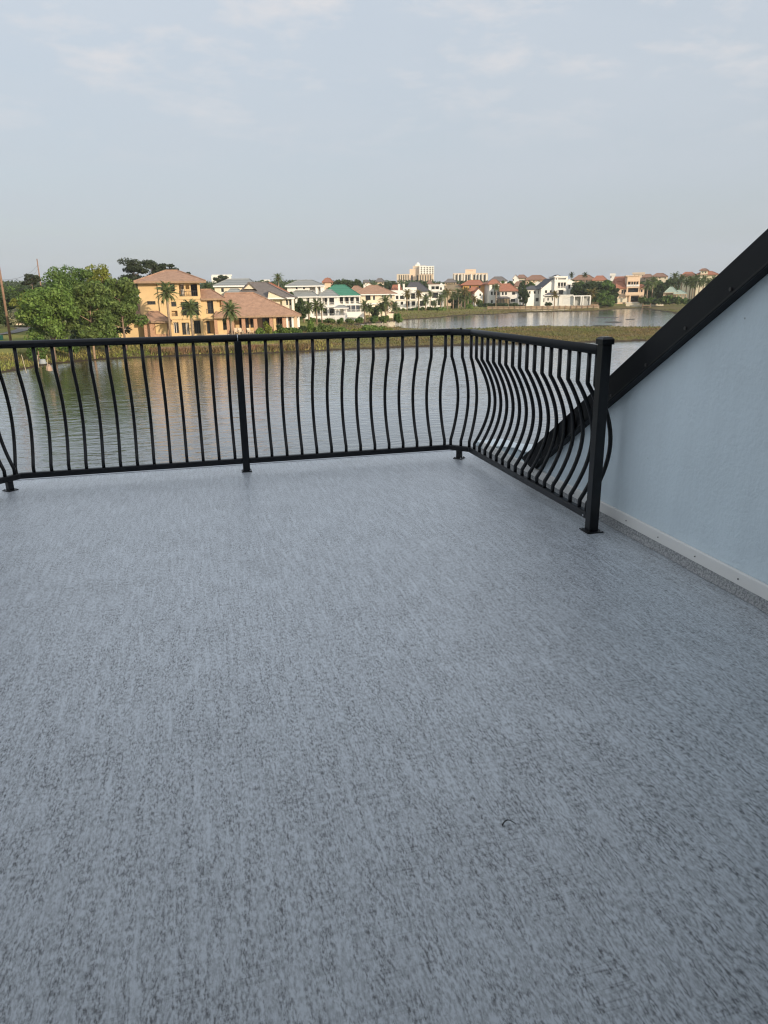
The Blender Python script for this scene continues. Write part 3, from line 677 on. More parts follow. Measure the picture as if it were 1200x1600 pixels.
# ------------------------------------------------------------------ houses
class House:
    """a building set out on a vertical facade plane facing the lake; positions read off in photo pixels"""
    def __init__(s, name, label, cat, px, py, D, rot=0.0, group=None):
        D = far(D); s.o = at(px, py, D); az = math.atan2(s.o[0], s.o[1]); s.rz = -az+math.radians(rot)
        s.ax = np.array((math.cos(s.rz), math.sin(s.rz), 0)); s.ay = np.array((-math.sin(s.rz), math.cos(s.rz), 0))
        s.root = thing(name, label, cat, s.o, s.rz, group); s.u = D/F_PX; s.D = D
    def P(s, px, py, y=0.0):
        d = ray(px, py); q0 = s.o + s.ay*y; k = ((q0-CAM)@s.ay)/(d@s.ay); q = CAM+d*k-s.o
        return float(q@s.ax), float(q[2])
    def X(s, px, y=0.0, py=480): return s.P(px, py, y)[0]
    def Z(s, py, y=0.0, px=None):
        px = px if px is not None else s.pxc; return s.P(px, py, y)[1]
    pxc = 600
    def rect(s, x0, x1, t, b, y=0.0):
        a = s.P(x0, (t+b)/2, y)[0]; c = s.P(x1, (t+b)/2, y)[0]; xm = (x0+x1)/2
        return a, c, s.P(xm, b, y)[1], s.P(xm, t, y)[1]
    def wall(s, mat, x0, x1, t, b, y=0.0, depth=8.0, holes=(), drop=2.5, name='wall', backmat=None):
        """storey block with real openings: holes are (x0, x1, top, base, recess)"""
        X0, X1, Z0, Z1 = s.rect(x0, x1, t, b, y); zb = Z0-drop
        hs = [(*s.rect(h[0], h[1], h[2], h[3], y), h[4]) for h in holes]
        hs = [(max(a, X0+.02), min(c, X1-.02), max(z0, Z0+.02), min(z1, Z1-.02), d) for a, c, z0, z1, d in hs]
        xs = sorted({X0, X1, *[h[0] for h in hs], *[h[1] for h in hs]}); zs = sorted({zb, Z1, *[h[2] for h in hs], *[h[3] for h in hs]})
        mb = MB()
        for i in range(len(xs)-1):
            for j in range(len(zs)-1):
                xm, zm = (xs[i]+xs[i+1])/2, (zs[j]+zs[j+1])/2
                if any(h[0] < xm < h[1] and h[2] < zm < h[3] for h in hs): continue
                mb.quad((xs[i], y, zs[j]), (xs[i+1], y, zs[j]), (xs[i+1], y, zs[j+1]), (xs[i], y, zs[j+1]))
        yb = y+depth
        mb.quad((X0, yb, zb), (X0, y, zb), (X0, y, Z1), (X0, yb, Z1)); mb.quad((X1, y, zb), (X1, yb, zb), (X1, yb, Z1), (X1, y, Z1))
        mb.quad((X1, yb, zb), (X0, yb, zb), (X0, yb, Z1), (X1, yb, Z1)); mb.quad((X0, y, Z1), (X1, y, Z1), (X1, yb, Z1), (X0, yb, Z1))
        for a, c, z0, z1, d in hs:
            e = y+d
            mb.quad((a, y, z0), (a, e, z0), (a, e, z1), (a, y, z1)); mb.quad((c, e, z0), (c, y, z0), (c, y, z1), (c, e, z1))
            mb.quad((a, y, z0), (c, y, z0), (c, e, z0), (a, e, z0)); mb.quad((a, e, z1), (c, e, z1), (c, y, z1), (a, y, z1))
            mb.quad((a, e, z0), (c, e, z0), (c, e, z1), (a, e, z1))
        return mb.build(name, mat, s.root)
    def win(s, x0, x1, t, b, y=0.0, n=1, frame=None, rec=.12, sill=False, name='window', glass=None):
        a, c, z0, z1 = s.rect(x0, x1, t, b, y); f = min(.09, (c-a)*.13); mb = MB(); y0, y1 = y+rec-.10, y+rec-.02
        mb.box(a, c, y0, y1, z1-f, z1); mb.box(a, c, y0, y1, z0, z0+f); mb.box(a, a+f, y0, y1, z0+f, z1-f); mb.box(c-f, c, y0, y1, z0+f, z1-f)
        for k in range(1, n):
            x = a+(c-a)*k/n; mb.box(x-f*.4, x+f*.4, y0, y1, z0+f, z1-f)
        w = mb.build(name, frame or TRIMW, s.root)
        MB().box(a+f, c-f, y1-.035, y1-.01, z0+f, z1-f).build('pane', glass or GLASS, w)
        if sill: MB().box(a-.08, c+.08, y-.08, y1, z0-.12, z0-.003).build('sill', TRIMW, w)
        return w
    def box(s, name, mat, x0, x1, t, b, y0, y1, grow=0, drop=0):
        a, c, z0, z1 = s.rect(x0, x1, t, b, y0); return MB().box(a-grow, c+grow, y0, y1, z0-drop, z1).build(name, mat, s.root)
    def col(s, x, t, b, y=0.0, w=.35, mat=None, name='column'):
        xm, z0 = s.P(x, b, y); z1 = s.P(x, t, y)[1]; mb = MB(); mb.box(xm-w/2, xm+w/2, y-w/2, y+w/2, z0, z1)
        if z1-z0 > 1.5: mb.box(xm-w*.68, xm+w*.68, y-w*.68, y+w*.68, z1-.16, z1-.01)
        return mb.build(name, mat or TRIMW, s.root)
    def hip(s, mat, x0, x1, eave, ridge, rx0, rx1, y0, y1, th=.22, name='roof', yr=None, trim=None):
        """hip (or, with rx = x, gable-ended) roof: eave line x0..x1 at the front y0, ridge rx0..rx1 midway to y1"""
        ym = yr if yr is not None else (y0+y1)/2
        a, ze = s.P(x0, eave, y0)[0], s.P((x0+x1)/2, eave, y0)[1]; c = s.P(x1, eave, y0)[0]
        r0, r1 = s.P(rx0, ridge, ym)[0], s.P(rx1, ridge, ym)[0]; zr_ = s.P((rx0+rx1)/2, ridge, ym)[1]
        mb = MB(); mb.add([(a, y0, ze), (c, y0, ze), (c, y1, ze), (a, y1, ze), (r0, ym, zr_), (r1, ym, zr_), (a, y0, ze-th), (c, y0, ze-th), (c, y1, ze-th), (a, y1, ze-th)],
                          [(0, 1, 5, 4), (1, 2, 5), (2, 3, 4, 5), (3, 0, 4), (6, 7, 1, 0), (7, 8, 2, 1), (8, 9, 3, 2), (9, 6, 0, 3), (9, 8, 7, 6)])
        r = mb.build(name, mat, s.root)
        if trim:
            t = MB(); t.box(a-.04, c+.04, y0-.05, y0-.004, ze-th-.10, ze-.02); t.build('eave_board', trim, r)
        # ridge and hip caps
        k = MB(); rr_ = .12 if s.D < 260 else .16
        if abs(r1-r0) > .3: k.tube([(r0, ym, zr_+.03), (r1, ym, zr_+.03)], rr_, 6)
        k.tube([(a, y0, ze+.03), (r0, ym, zr_+.03)], rr_, 6); k.tube([(c, y0, ze+.03), (r1, ym, zr_+.03)], rr_, 6)
        k.build('ridge_cap', mat, r)
        return r
    def gable(s, roof, wallm, x0, x1, eave, peak, y0, y1, xp=None, over=.35, th=.2, wallbase=None):
        """gable end facing the lake; the ridge runs back"""
        xp = xp if xp is not None else (x0+x1)/2
        a, c = s.P(x0, eave, y0)[0], s.P(x1, eave, y0)[0]; ze = s.P((x0+x1)/2, eave, y0)[1]; p, zp = s.P(xp, peak, y0)
        MB().add([(a, y0+.01, ze), (c, y0+.01, ze), (p, y0+.01, zp)], [(0, 1, 2)]).build('gable_wall', wallm, s.root)
        mb = MB(); yy = y0-over
        dz1 = (zp-ze)/(p-a); dz2 = (zp-ze)/(c-p)
        A = (a-over, ze-over*dz1); C = (c+over, ze-over*dz2); Pk = (p, zp)
        for (u, v) in ((A, Pk), (Pk, C)):
            q = [(u[0], yy, u[1]), (v[0], yy, v[1]), (v[0], y1, v[1]), (u[0], y1, u[1])]
            mb.add([(x, y_, z+th) for x, y_, z in q] + q, [(0, 1, 2, 3), (7, 6, 5, 4), (0, 4, 5, 1), (1, 5, 6, 2), (2, 6, 7, 3), (3, 7, 4, 0)])
        return mb.build('roof', roof, s.root)
    def railing(s, x0, x1, t, b, y=0.0, mat=None, solid=False, n=None, name='railing'):
        a, c, z0, z1 = s.rect(x0, x1, t, b, y); mb = MB()
        if solid: mb.box(a, c, y-.1, y, z0, z1)
        else:
            mb.box(a, c, y-.05, y, z1-.07, z1); mb.box(a, c, y-.05, y, z0+.05, z0+.1); n = n or max(4, int((c-a)/.28))
            for k in range(n+1):
                x = a+.02+(c-a-.04)*k/n; mb.box(x-.022, x+.022, y-.045, y-.005, z0+.1, z1-.07)
        return mb.build(name, mat or IRON, s.root)

def storey(h, mat, x0, x1, t, b, wins=(), logs=(), y=0.0, depth=8.0, frame=None, drop=2.5, name='wall', dark=False):
    holes = [(w[0], w[1], w[2], w[3], .22) for w in wins] + list(logs)
    o = h.wall(mat, x0, x1, t, b, y, depth, holes, drop, name)
    if dark:  # dark sheets at recess backs: painted shade on towers, glass doors on houses
        for g in logs:
            a, c, z0, z1 = h.rect(g[0], g[1], g[2], g[3], y); MB().box(a+.03, c-.03, y+g[4]-.12, y+g[4]-.03, z0+.03, z1-.03).build('door_or_shade_pane', GLASS, h.root)
    for w in wins: h.win(w[0], w[1], w[2], w[3], y, n=w[4] if len(w) > 4 else 1, frame=frame, rec=.22)
    return o
def door_in(h, x0, x1, t, b, y, mat=GLASS, n=2, name='door_or_shade_pane', frame=None):
    a, c, z0, z1 = h.rect(x0, x1, t, b, y); f = .07; mb = MB()
    mb.box(a, c, y-.09, y-.012, z1-f, z1); mb.box(a, a+f, y-.09, y-.012, z0, z1-f); mb.box(c-f, c, y-.09, y-.012, z0, z1-f)
    for k in range(1, n):
        x = a+(c-a)*k/n; mb.box(x-f/2, x+f/2, y-.09, y-.012, z0, z1-f)
    d = mb.build(name, frame or IRON, h.root); MB().box(a+f, c-f, y-.05, y-.02, z0, z1-f).build('pane', mat, d); return d

# --- the big ochre house across the water
h = House('ochre_house', 'large ochre stucco house with a three storey tower and terracotta hip roofs', 'house', 300, 524, 128); h.pxc = 300
storey(h, YELLOW, 219, 249.5, 440, 524.5, wins=[(230, 243, 470.5, 476, 3)], y=0, depth=9, frame=IRON)
storey(h, YELLOW, 249.6, 315, 440, 524.5, y=-.35, depth=9.3, wins=[(252.6, 257, 443, 453.5), (252, 254.6, 470, 474.2), (267.5, 275.5, 471.5, 479, 2)],
       logs=[(265.5, 273, 443, 455, 1.0), (280, 308.5, 443.5, 463, 2.0), (268.5, 277.5, 485.5, 494, .8), (283, 310.5, 471.5, 493, 2.0), (271.5, 279.5, 503.5, 520.5, .5), (284.5, 296, 504, 523, .6), (303, 313.5, 500.5, 521.5, .9)], frame=IRON)
door_in(h, 282, 287, 444, 462.8, 1.62, frame=WHITE); door_in(h, 298.5, 308, 444.5, 462.8, 1.62, n=3)
door_in(h, 284.5, 297, 472, 492.6, 1.62, n=3); door_in(h, 299, 309.5, 472, 492.6, 1.62)
door_in(h, 285, 290.5, 504.5, 522.8, .22); door_in(h, 291.5, 296, 504.5, 522.8, .22, frame=WHITE); door_in(h, 303.5, 313, 501, 521.3, .52, n=3)
door_in(h, 272, 279, 504, 520.3, .12, frame=WHITE, n=2); door_in(h, 266, 272.6, 443.5, 454.8, .62)
h.railing(280.3, 308.3, 454.5, 463, -.36); h.railing(283.3, 310.3, 484.5, 493, -.36); h.railing(268.7, 277.3, 489, 494, -.36)
h.col(290, 443.6, 463, -.1, .22, YELLOW); h.col(298, 443.6, 463, -.1, .22, YELLOW); h.col(297.2, 471.6, 493, -.1, .22, YELLOW)
h.box('cornice', YELLOW, 218, 316, 438.2, 440, -.55, 9.0); h.box('floor_band', YELLOW, 249.6, 315, 466, 468, -.47, -.36); h.box('floor_band', YELLOW, 262, 347.5, 496.6, 498.6, -.52, -.36)
h.box('downpipe', plain('brown pipe', (.16, .09, .05)), 247.7, 248.9, 441, 489, -.16, -.03)
h.hip(TILE, 208.5, 321.5, 439.2, 422.5, 259, 277, -1.6, 10.2, trim=WOOD)
# middle block and its balcony
storey(h, YELLOW, 315.1, 347.5, 467, 524.5, y=.3, depth=8, logs=[(323.5, 333.5, 470, 490.3, .7), (339, 346, 469, 480, .5), (322.5, 337, 501, 521.5, 1.5)])
door_in(h, 324.5, 333, 470.6, 490, .98, n=2); h.railing(322.5, 334.2, 483, 490.4, .28); door_in(h, 323.5, 328, 502, 521.3, 1.78, n=1)
h.hip(TILE, 313.5, 352, 466, 452.5, 313.6, 330, -.5, 8.5, trim=WOOD)
# long hall with the tiled roof and the columned porch
storey(h, YELLOW, 337, 401, 494, 523.5, y=3.4, depth=8, wins=[(341.5, 354.5, 497, 515.5, 2)], logs=[(358.5, 362.5, 496, 521, .3), (374, 379, 496, 521, .3), (384, 389, 496, 521, .3), (391, 398, 498, 512, .3)], frame=IRON)
storey(h, TAN, 401, 466, 491, 521, y=3.4, depth=8, logs=[(410, 422, 496, 512, .3), (433, 441, 494, 506, .3), (452, 457, 495, 512, .3)])
for x, t, b, w, mt in ((338.5, 494, 522.5, .55, BRICK), (357.5, 494, 522.5, .5, BRICK), (364.5, 494.5, 522.5, .6, BRICK), (381.5, 494.5, 522.5, .65, BRICK), (400, 494, 522, .65, BRICK),
                       (424.5, 493.5, 521.5, .6, BRICK), (430, 493.2, 521, .5, YELLOW), (444.5, 492, 513, .7, BRICK), (449, 491.5, 513, .4, WHITE), (457.5, 490.5, 512, .35, WHITE), (466.5, 489.5, 511, .45, WHITE)):
    h.col(x, t, b, .1, w, mt, 'porch_column')
for q in ((341.8, 354.2, 497.3, 515.2, 2), (358.5, 362.5, 496, 521, 1), (374, 379, 496, 521, 1), (384, 389, 496, 521, 1), (391, 398, 498, 512, 2)): door_in(h, *q[:4], 3.62, n=q[4])  # windows and doors, with dark panes added to deepen the porch shade
for q in ((410, 422, 496, 512, 3), (452, 457, 495, 512, 1), (433, 441, 494, 506, 2)): door_in(h, *q[:4], 3.62, n=q[4])
h.box('porch_floor', TAN, 336, 402, 521.8, 525, -.6, 3.38, drop=1); h.box('porch_floor', TAN, 402.3, 470, 519.8, 523.5, -.3, 3.38, drop=1)
h.hip(TILE, 334.5, 470.5, 493.2, 458, 352, 396, -1.0, 11.5, trim=WOOD)
h.box('porch_wall', YELLOW, 341, 355.5, 516, 522, -.1, .15); h.box('porch_wall', BRICK, 430, 446, 507, 518.5, .2, .5)
# low wing with the brick wall on the left
storey(h, BRICK, 225, 264.8, 503.5, 525, y=-2.6, depth=4, logs=[(241, 262.5, 505, 522, .3)], name='brick_wall')
h.box('shutter_panel', YELLOW, 243, 261.5, 505.5, 522, -2.45, -2.36)
h.hip(TILE, 221, 268, 501.5, 487, 234, 247, -3.2, 2, trim=WOOD)
storey(h, YELLOW, 184, 225, 500.5, 525, y=-.5, depth=8, wins=[(192, 199, 505, 515, 2)])
h.hip(TILE, 178, 231, 500, 473, 196, 215, -1.2, 9, trim=WOOD)
# --- retaining wall of rough blocks below its terrace
rw = thing('retaining_wall', 'low tan block retaining wall on the bank below the ochre house', 'retaining wall', at(300, 545, 112.5))
rr = random.Random(5); stone = plain('tan wall block', (.22, .165, .11), rough=.95, var=.35, scale=1.5)
org = rw.location
def at_shore(px, s):        # the point s metres up the bank from the water's edge, in line with a photo pixel
    d = ray(px, 545); d = d[:2]/np.hypot(d[0], d[1]); Rs = np.arange(100, 140, .1); v = land_sd(np.outer(Rs, d))
    R = Rs[np.argmax(v > s)]; return np.array((d[0]*R, d[1]*R, WZ))
pa, pb = at_shore(246, 4.0), at_shore(430, 4.0)
for row in range(2):
    k = 0.0; tot = math.hypot(*(pb-pa)[:2])
    while k < tot:
        w = rr.uniform(.55, 1.0); p = pa+(pb-pa)*((k+w/2)/tot); z = WZ+.42+row*.46
        mb = MB(); j = lambda a: rr.uniform(-a, a); hw = w/2-.02
        mb.add([(sx*hw+j(.03), sy*.25+j(.04), sz*.225+j(.02)) for sz in (-1, 1) for sx, sy in ((-1, -1), (1, -1), (1, 1), (-1, 1))], [(0,3,2,1), (4,5,6,7), (0,1,5,4), (1,2,6,5), (2,3,7,6), (3,0,4,7)])
        o = mb.build('block', stone, rw); o.location = (p[0]-org[0], p[1]-org[1], z-org[2]); o.rotation_euler = (0, 0, math.atan2(pb[1]-pa[1], pb[0]-pa[0]))
        k += w

# --- houses behind and right of it
h = House('cream_house', 'cream house under a plain grey metal hip roof behind the ochre house', 'house', 372, 470, 165); h.pxc = 372
storey(h, CREAM, 336, 400, 446.5, 470, y=0, depth=10, wins=[(345, 350, 450, 457)])
h.hip(METALG, 333, 404, 446, 436.2, 356, 390, -.8, 11, trim=TRIMW)
h.hip(METALG, 350, 386, 461, 451.5, 360, 372, -4, 0, trim=TRIMW)
h = House('dark_roofed_house', 'cream house with dark shingle hip roof and small gable behind the long tiled hall', 'house', 418, 487, 150, rot=-6); h.pxc = 418
storey(h, CREAM, 374, 455.5, 465.5, 487, y=0, depth=9, wins=[(446.5, 450, 468, 477), (452, 454.6, 468, 477)], logs=[(426, 441, 468, 482, .6)])
h.hip(BROWNR, 366, 460, 465.2, 441.5, 388, 416, -1.0, 10.0, trim=TRIMW)
h.gable(BROWNR, CREAM, 381, 399, 451.5, 443, 1.5, 5)
h.gable(BROWNR, CREAM, 418, 447, 467, 455.5, -1.05, 3, xp=420, over=.2)
h.col(458, 467, 484, -.6, .35, WHITE)
h = House('red_roofed_house', 'house under a long red tile roof sloping down behind the dark shingled roof', 'house', 436, 470, 178); h.pxc = 436
storey(h, CREAM, 412, 457, 461.5, 472, depth=8, wins=[(440, 444, 463, 468)]); h.hip(TILER, 410, 459, 461.5, 442.5, 412, 424, -.8, 9)

# --- white house with the grey metal roofs and double porches
h = House('porch_house', 'white three storey house with grey metal roofs and stacked porches', 'house', 490, 497, 203); h.pxc = 490
storey(h, WHITE, 449, 484, 446.5, 464, y=2.5, depth=8, wins=[(461.8, 465, 447.8, 452.5), (473, 476.5, 447.8, 452.5)])
storey(h, WHITE, 482, 507, 446.5, 464, y=2.6, depth=8, logs=[(483.2, 491.5, 447.8, 455, 2), (497.5, 503, 447.8, 455, 2)])
for x in (494.8, 502.6): h.col(x, 446.6, 462, 2.0, .55)
h.railing(482, 506, 453, 456.5, 2.2, TRIMW)
h.hip(METALG, 445, 508, 446.3, 437.8, 466, 488, 1.2, 11.6, trim=TRIMW)
storey(h, WHITE, 452, 489, 463.5, 498, y=0, depth=8, wins=[(455, 460, 466, 474, 2), (478.5, 483.5, 465, 474, 2), (466, 471, 466, 474, 2)])
h.hip(METALG, 450, 499, 463.3, 453.8, 462, 486, -.9, 6, trim=TRIMW)
storey(h, WHITE, 489.1, 529, 463, 497, y=2.6, depth=6, logs=[(491, 500, 465, 476, .3), (505, 511, 465, 476, .3), (515, 522, 465, 476, .3), (491, 500, 482, 494, .3), (505, 511, 482, 494, .3), (515, 522, 482, 494, .3)])
for a, c in ((491.5, 499.5), (505.5, 510.5), (515.5, 521.5)):
    door_in(h, a, c, 465.5, 475.8, 2.9); door_in(h, a, c, 482.5, 493.8, 2.9)
for x in (488.5, 495, 503.2, 513.2, 523.5):
    h.col(x, 463.2, 477.5, .2, .42); h.col(x, 480.6, 494.5, .2, .42)
h.box('porch_floor', TRIMW, 486.5, 530, 477.6, 480.4, -.1, 2.58); h.box('porch_floor', TRIMW, 486.5, 530, 494.6, 497.5, -.1, 2.58, drop=1)
h.railing(488, 529, 473, 477.5, .1, TRIMW); h.railing(488, 529, 490.3, 494.5, .1, TRIMW)
h.hip(METALG, 497, 531, 463, 453, 506, 518, -.7, 7, trim=TRIMW)

h = House('green_roofed_house', 'white porch house under a bright green metal hip roof', 'house', 535, 497, 210); h.pxc = 535
storey(h, WHITE, 523, 562.5, 462, 496, y=3, depth=8, logs=[(530, 536, 464, 474, .3), (539, 545, 464, 474, .3), (547, 554, 464, 474, .3), (556, 561, 464, 474, .3)])
for a in (531, 540, 548, 556.5): door_in(h, a, a+4.4, 464.6, 473.8, 3.3)
for x in (523.8, 530, 537.5, 546, 554.5, 562): h.col(x, 462.2, 475.2, .2, .3)
h.box('porch_floor', TRIMW, 522, 563.5, 475.2, 477.2, -.1, 2.98); h.railing(523, 563, 471.2, 475.2, .1, TRIMW)
h.box('screened_porch', plain('dark screen', (.05, .06, .08), rough=.4), 541, 563, 477.4, 487, .3, 2.9)
for x in (541.2, 548.5, 556, 562.8): h.col(x, 477.3, 487.5, .2, .18)
h.hip(GREENR, 498.5, 564, 462, 445.4, 522, 539, -1.1, 12, trim=TRIMW)
h.box('garden_wall', WHITE, 540, 568.5, 487.5, 496, -1.6, -1.2, drop=1); h.railing(538.5, 567, 483.8, 487.4, -1.3, TRIMW)
h = House('pavilion', 'small white open pavilion with flat grey hip roof in front of the green roofed house', 'pavilion', 533, 495, 200); h.pxc = 533
for x in (524.5, 531, 538, 541.8): h.col(x, 481, 493, 0, .28)
for x in (527, 540): h.col(x, 481, 493, 2.6, .28)
h.hip(METALG, 521.5, 544.5, 480.8, 477, 529, 537, -.5, 3.2, trim=TRIMW); h.box('floor', TRIMW, 523, 543, 493, 495, -.3, 3, drop=1); h.railing(524, 541, 489, 493, -.05, TRIMW)
# picket fence along their lawns
pf = House('picket_fence', 'white picket fence along the lawn in front of the porch house', 'fence', 510, 501, 194); pf.pxc = 510
a, c, z0, z1 = pf.rect(478, 540, 493, 500.5); mb = MB(); mb.box(a, c, 0, .04, z0+.25, z0+.35); mb.box(a, c, 0, .04, z1-.35, z1-.25); mb.build('fence_rail', TRIMW, pf.root)
k = a
pm = MB().box(-.085, .085, -.05, -.012, z0-.4, z1).mesh('picket'); pm.materials.append(TRIMW)
while k < c: link('picket', pm, pf.root, 0, (k, 0, 0)); k += .27
pf = House('picket_fence', 'short white picket fence beside the pavilion and the palms', 'fence', 556, 500, 197); pf.pxc = 556
a, c, z0, z1 = pf.rect(545, 568, 495.5, 500); mb = MB(); mb.box(a, c, 0, .04, z0+.2, z0+.3); mb.box(a, c, 0, .04, z1-.3, z1-.2); mb.build('fence_rail', TRIMW, pf.root)
k = a
pm = MB().box(-.085, .085, -.05, -.012, z0-.4, z1).mesh('picket'); pm.materials.append(TRIMW)
while k < c: link('picket', pm, pf.root, 0, (k, 0, 0)); k += .4

h = House('tan_roofed_house', 'pale yellow house under two joined tan tile hip roofs', 'house', 590, 488, 222); h.pxc = 590
storey(h, CREAM, 563.2, 617, 459, 488, y=0, depth=9, wins=[(582.5, 586, 461.5, 469), (597, 601, 460.5, 466, 2), (608.5, 612.5, 460, 466, 2)], logs=[(571, 579, 461, 469, .6), (566, 580, 477, 487, 1.5), (586, 606, 477, 487, 1.5)], dark=True)
h.box('floor_band', TRIMW, 563, 617, 473.5, 475.5, -.5, -.01)
for x in (566.5, 574, 582.5, 596, 608): h.col(x, 476, 488, -.3, .35)
h.hip(TILE, 549, 621, 459.5, 446, 577, 590, -1.1, 10, trim=TRIMW); h.hip(TILE, 543, 580, 459, 447, 553, 560, 4, 14)
h = House('cabana', 'open wooden cabana with brown gable roof between the palms by the inlet', 'cabana', 612, 490, 200); h.pxc = 612
for x in (606, 620): h.col(x, 477, 491, 0, .25, WOOD); h.col(x, 477, 491, 2.6, .25, WOOD)
h.gable(BROWNR, WOOD, 604.5, 621.5, 477.5, 470.5, 0, 3.4)
h.box('bench', WOOD, 608, 618, 487, 489.5, 1.2, 1.9)

# --- white houses with roof terraces
h = House('terrace_house', 'white house with two tall roof terrace columns and balconies behind yellow palms', 'house', 636, 486, 275); h.pxc = 636
storey(h, WHITE, 611, 650, 453.5, 486, y=0, depth=9, wins=[(618.5, 622.5, 462, 467.5, 2), (625, 631, 462, 467.5, 2), (626, 630, 471.5, 476, 2), (617, 620, 471, 475)], logs=[(634, 640, 462, 468, 1), (643, 649, 470, 479, 1.2), (634, 640, 470.5, 479, 1.2), (642, 648.5, 458, 467, 1)], frame=IRON, dark=True)
h.railing(633, 650, 477, 479.5, -.15, TRIMW); h.box('floor_band', CREAM, 611, 650, 468.4, 469.6, -.3, -.01)
for x in (623.6, 631): h.col(x, 443.5, 454, .4, .8, WHITE)
h.box('parapet', WHITE, 632, 651, 449, 453.8, -.12, .2); h.railing(640, 655, 468.5, 471, -.2, TRIMW)
h.box('garden_wall', WHITE, 616, 652, 480.5, 485.5, -5, -4.6, drop=1)
h.hip(TILER, 611, 628, 453.4, 445.5, 614, 625, 3, 9)
h = House('navy_roofed_house', 'white house under a large dark blue grey hip roof', 'house', 654, 484, 285); h.pxc = 654
storey(h, WHITE, 650.5, 670, 454.5, 484, depth=9, wins=[(655, 658, 459, 464), (664, 667, 459, 464)], logs=[(656, 666, 470, 478, 1.2), (652, 654, 470, 477, .5)], dark=True)
h.hip(DARKR, 632, 672, 455, 441, 641, 655, -.8, 10)
h = House('white_tower_house', 'white house with open top loggia and dark tall windows left of the tree clump', 'house', 681, 484, 290); h.pxc = 681
storey(h, WHITE, 669.5, 694, 446, 484, depth=9, wins=[(672, 675, 457, 463), (687.5, 690.5, 449, 453)], logs=[(674, 686, 447.2, 452, 1.5), (675.5, 684.5, 457, 465.5, .6), (673, 680, 470, 477.5, 1), (684, 690, 468, 477, 1)], frame=IRON, dark=True)
door_in(h, 676, 684, 457.4, 465.3, .55, n=4); h.railing(669, 687, 452.5, 455.5, -.15, TRIMW, solid=True); h.box('cornice', WHITE, 668.6, 695, 444.6, 446, -.3, 9)
h.hip(TILEB, 672, 690, 446, 443.8, 677, 686, 1, 7); h.gable(WHITE, WHITE, 685.5, 694, 447, 442.6, -.1, 6, over=.1)
h.col(679.8, 447.2, 452, -.05, .3, WHITE)
h.box('garden_wall', WHITE, 656, 676, 480.5, 484.5, -4, -3.6, drop=1)
h = House('olive_roofed_house', 'tan house with olive brown roof behind the palm clump', 'house', 706, 470, 335); h.pxc = 706
storey(h, TAN, 697, 722, 452, 470, wins=[(708, 711, 455, 459)]); h.hip(roofmat('olive brown shingle', (.26, .20, .12)), 692, 722, 452.5, 444.8, 700, 716, -1, 9)
h.hip(TILER, 706, 724, 452, 444.5, 711, 719, 4, 12)
# --- the ochre and red roofed group
h = House('orange_house', 'orange stucco house with stepped red tile roofs', 'house', 738, 478, 335); h.pxc = 738
storey(h, ORANGE, 723, 757, 444.5, 478, depth=9, wins=[(733, 736, 446.5, 450.5), (748, 751, 446.5, 450.5), (732, 736, 457, 462)], logs=[(737, 741, 456, 463, 1), (745, 750, 456, 463, 1)], dark=True)
h.hip(TILER, 720, 757.5, 444.8, 438, 733, 750, -1.2, 10); h.hip(TILER, 731, 752, 454.5, 448, 738, 744, -3.5, -.02)
h.hip(TILER, 726, 743, 464, 460, 731, 737, -4, -.1); storey(h, BRICK, 728, 741, 464, 478, y=-3.4, depth=3.3, logs=[(732, 737, 467, 475, .6)])
h = House('white_gabled_house', 'white three storey house with red tile roof whose left side lies in shade', 'house', 767, 475, 330, rot=22); h.pxc = 767
storey(h, WHITE, 764.5, 781.5, 443.5, 475, depth=11, wins=[(769, 772, 445, 451, 2), (775, 778, 445, 451), (767, 770, 455.5, 461), (772, 775, 455.5, 461), (777, 779.5, 455.5, 461), (767, 770, 469, 473.5), (775, 778, 469, 473.5)], frame=IRON)
h.hip(TILER, 762, 783, 443.6, 437.2, 769, 776, -.8, 12); h.gable(TILER, WHITE, 741, 755, 458, 451, 3, 8); storey(h, WHITE, 741.5, 754.5, 458, 476, y=3.02, depth=6, wins=[(749, 752, 458.5, 463)])
h = House('red_roofed_villa', 'white villa with a low red tile roof and a brown screened pool enclosure', 'house', 796, 477, 325); h.pxc = 796
storey(h, WHITE, 781.6, 810, 454.5, 477, depth=9, wins=[(784, 787, 456.5, 461), (789, 792, 456.5, 461), (800, 805, 456.5, 460.5, 2), (798, 805, 467, 471.5, 2)], frame=IRON)
h.hip(TILER, 779.5, 811.5, 454.5, 443.5, 781, 797, -.9, 10)
sc_ = plain('bronze screen', (.26, .19, .12), rough=.6); h.box('screen_enclosure', sc_, 777, 796, 466, 476.5, -5.5, -1)
for x in (777, 781.8, 786.5, 791.2, 796): h.col(x, 465.8, 477, -5.6, .16, IRON)
h.hip(BROWNR, 775.5, 797.5, 466, 463.8, 781, 792, -5.8, -.8)
h.box('pool_cage', plain('grey screen', (.22, .24, .26), rough=.5), 809.5, 824.5, 464.5, 476, -3, 3)
for x in (809.5, 814.5, 819.5, 824.5): h.col(x, 464.4, 476.5, -3.1, .16, TRIMW)
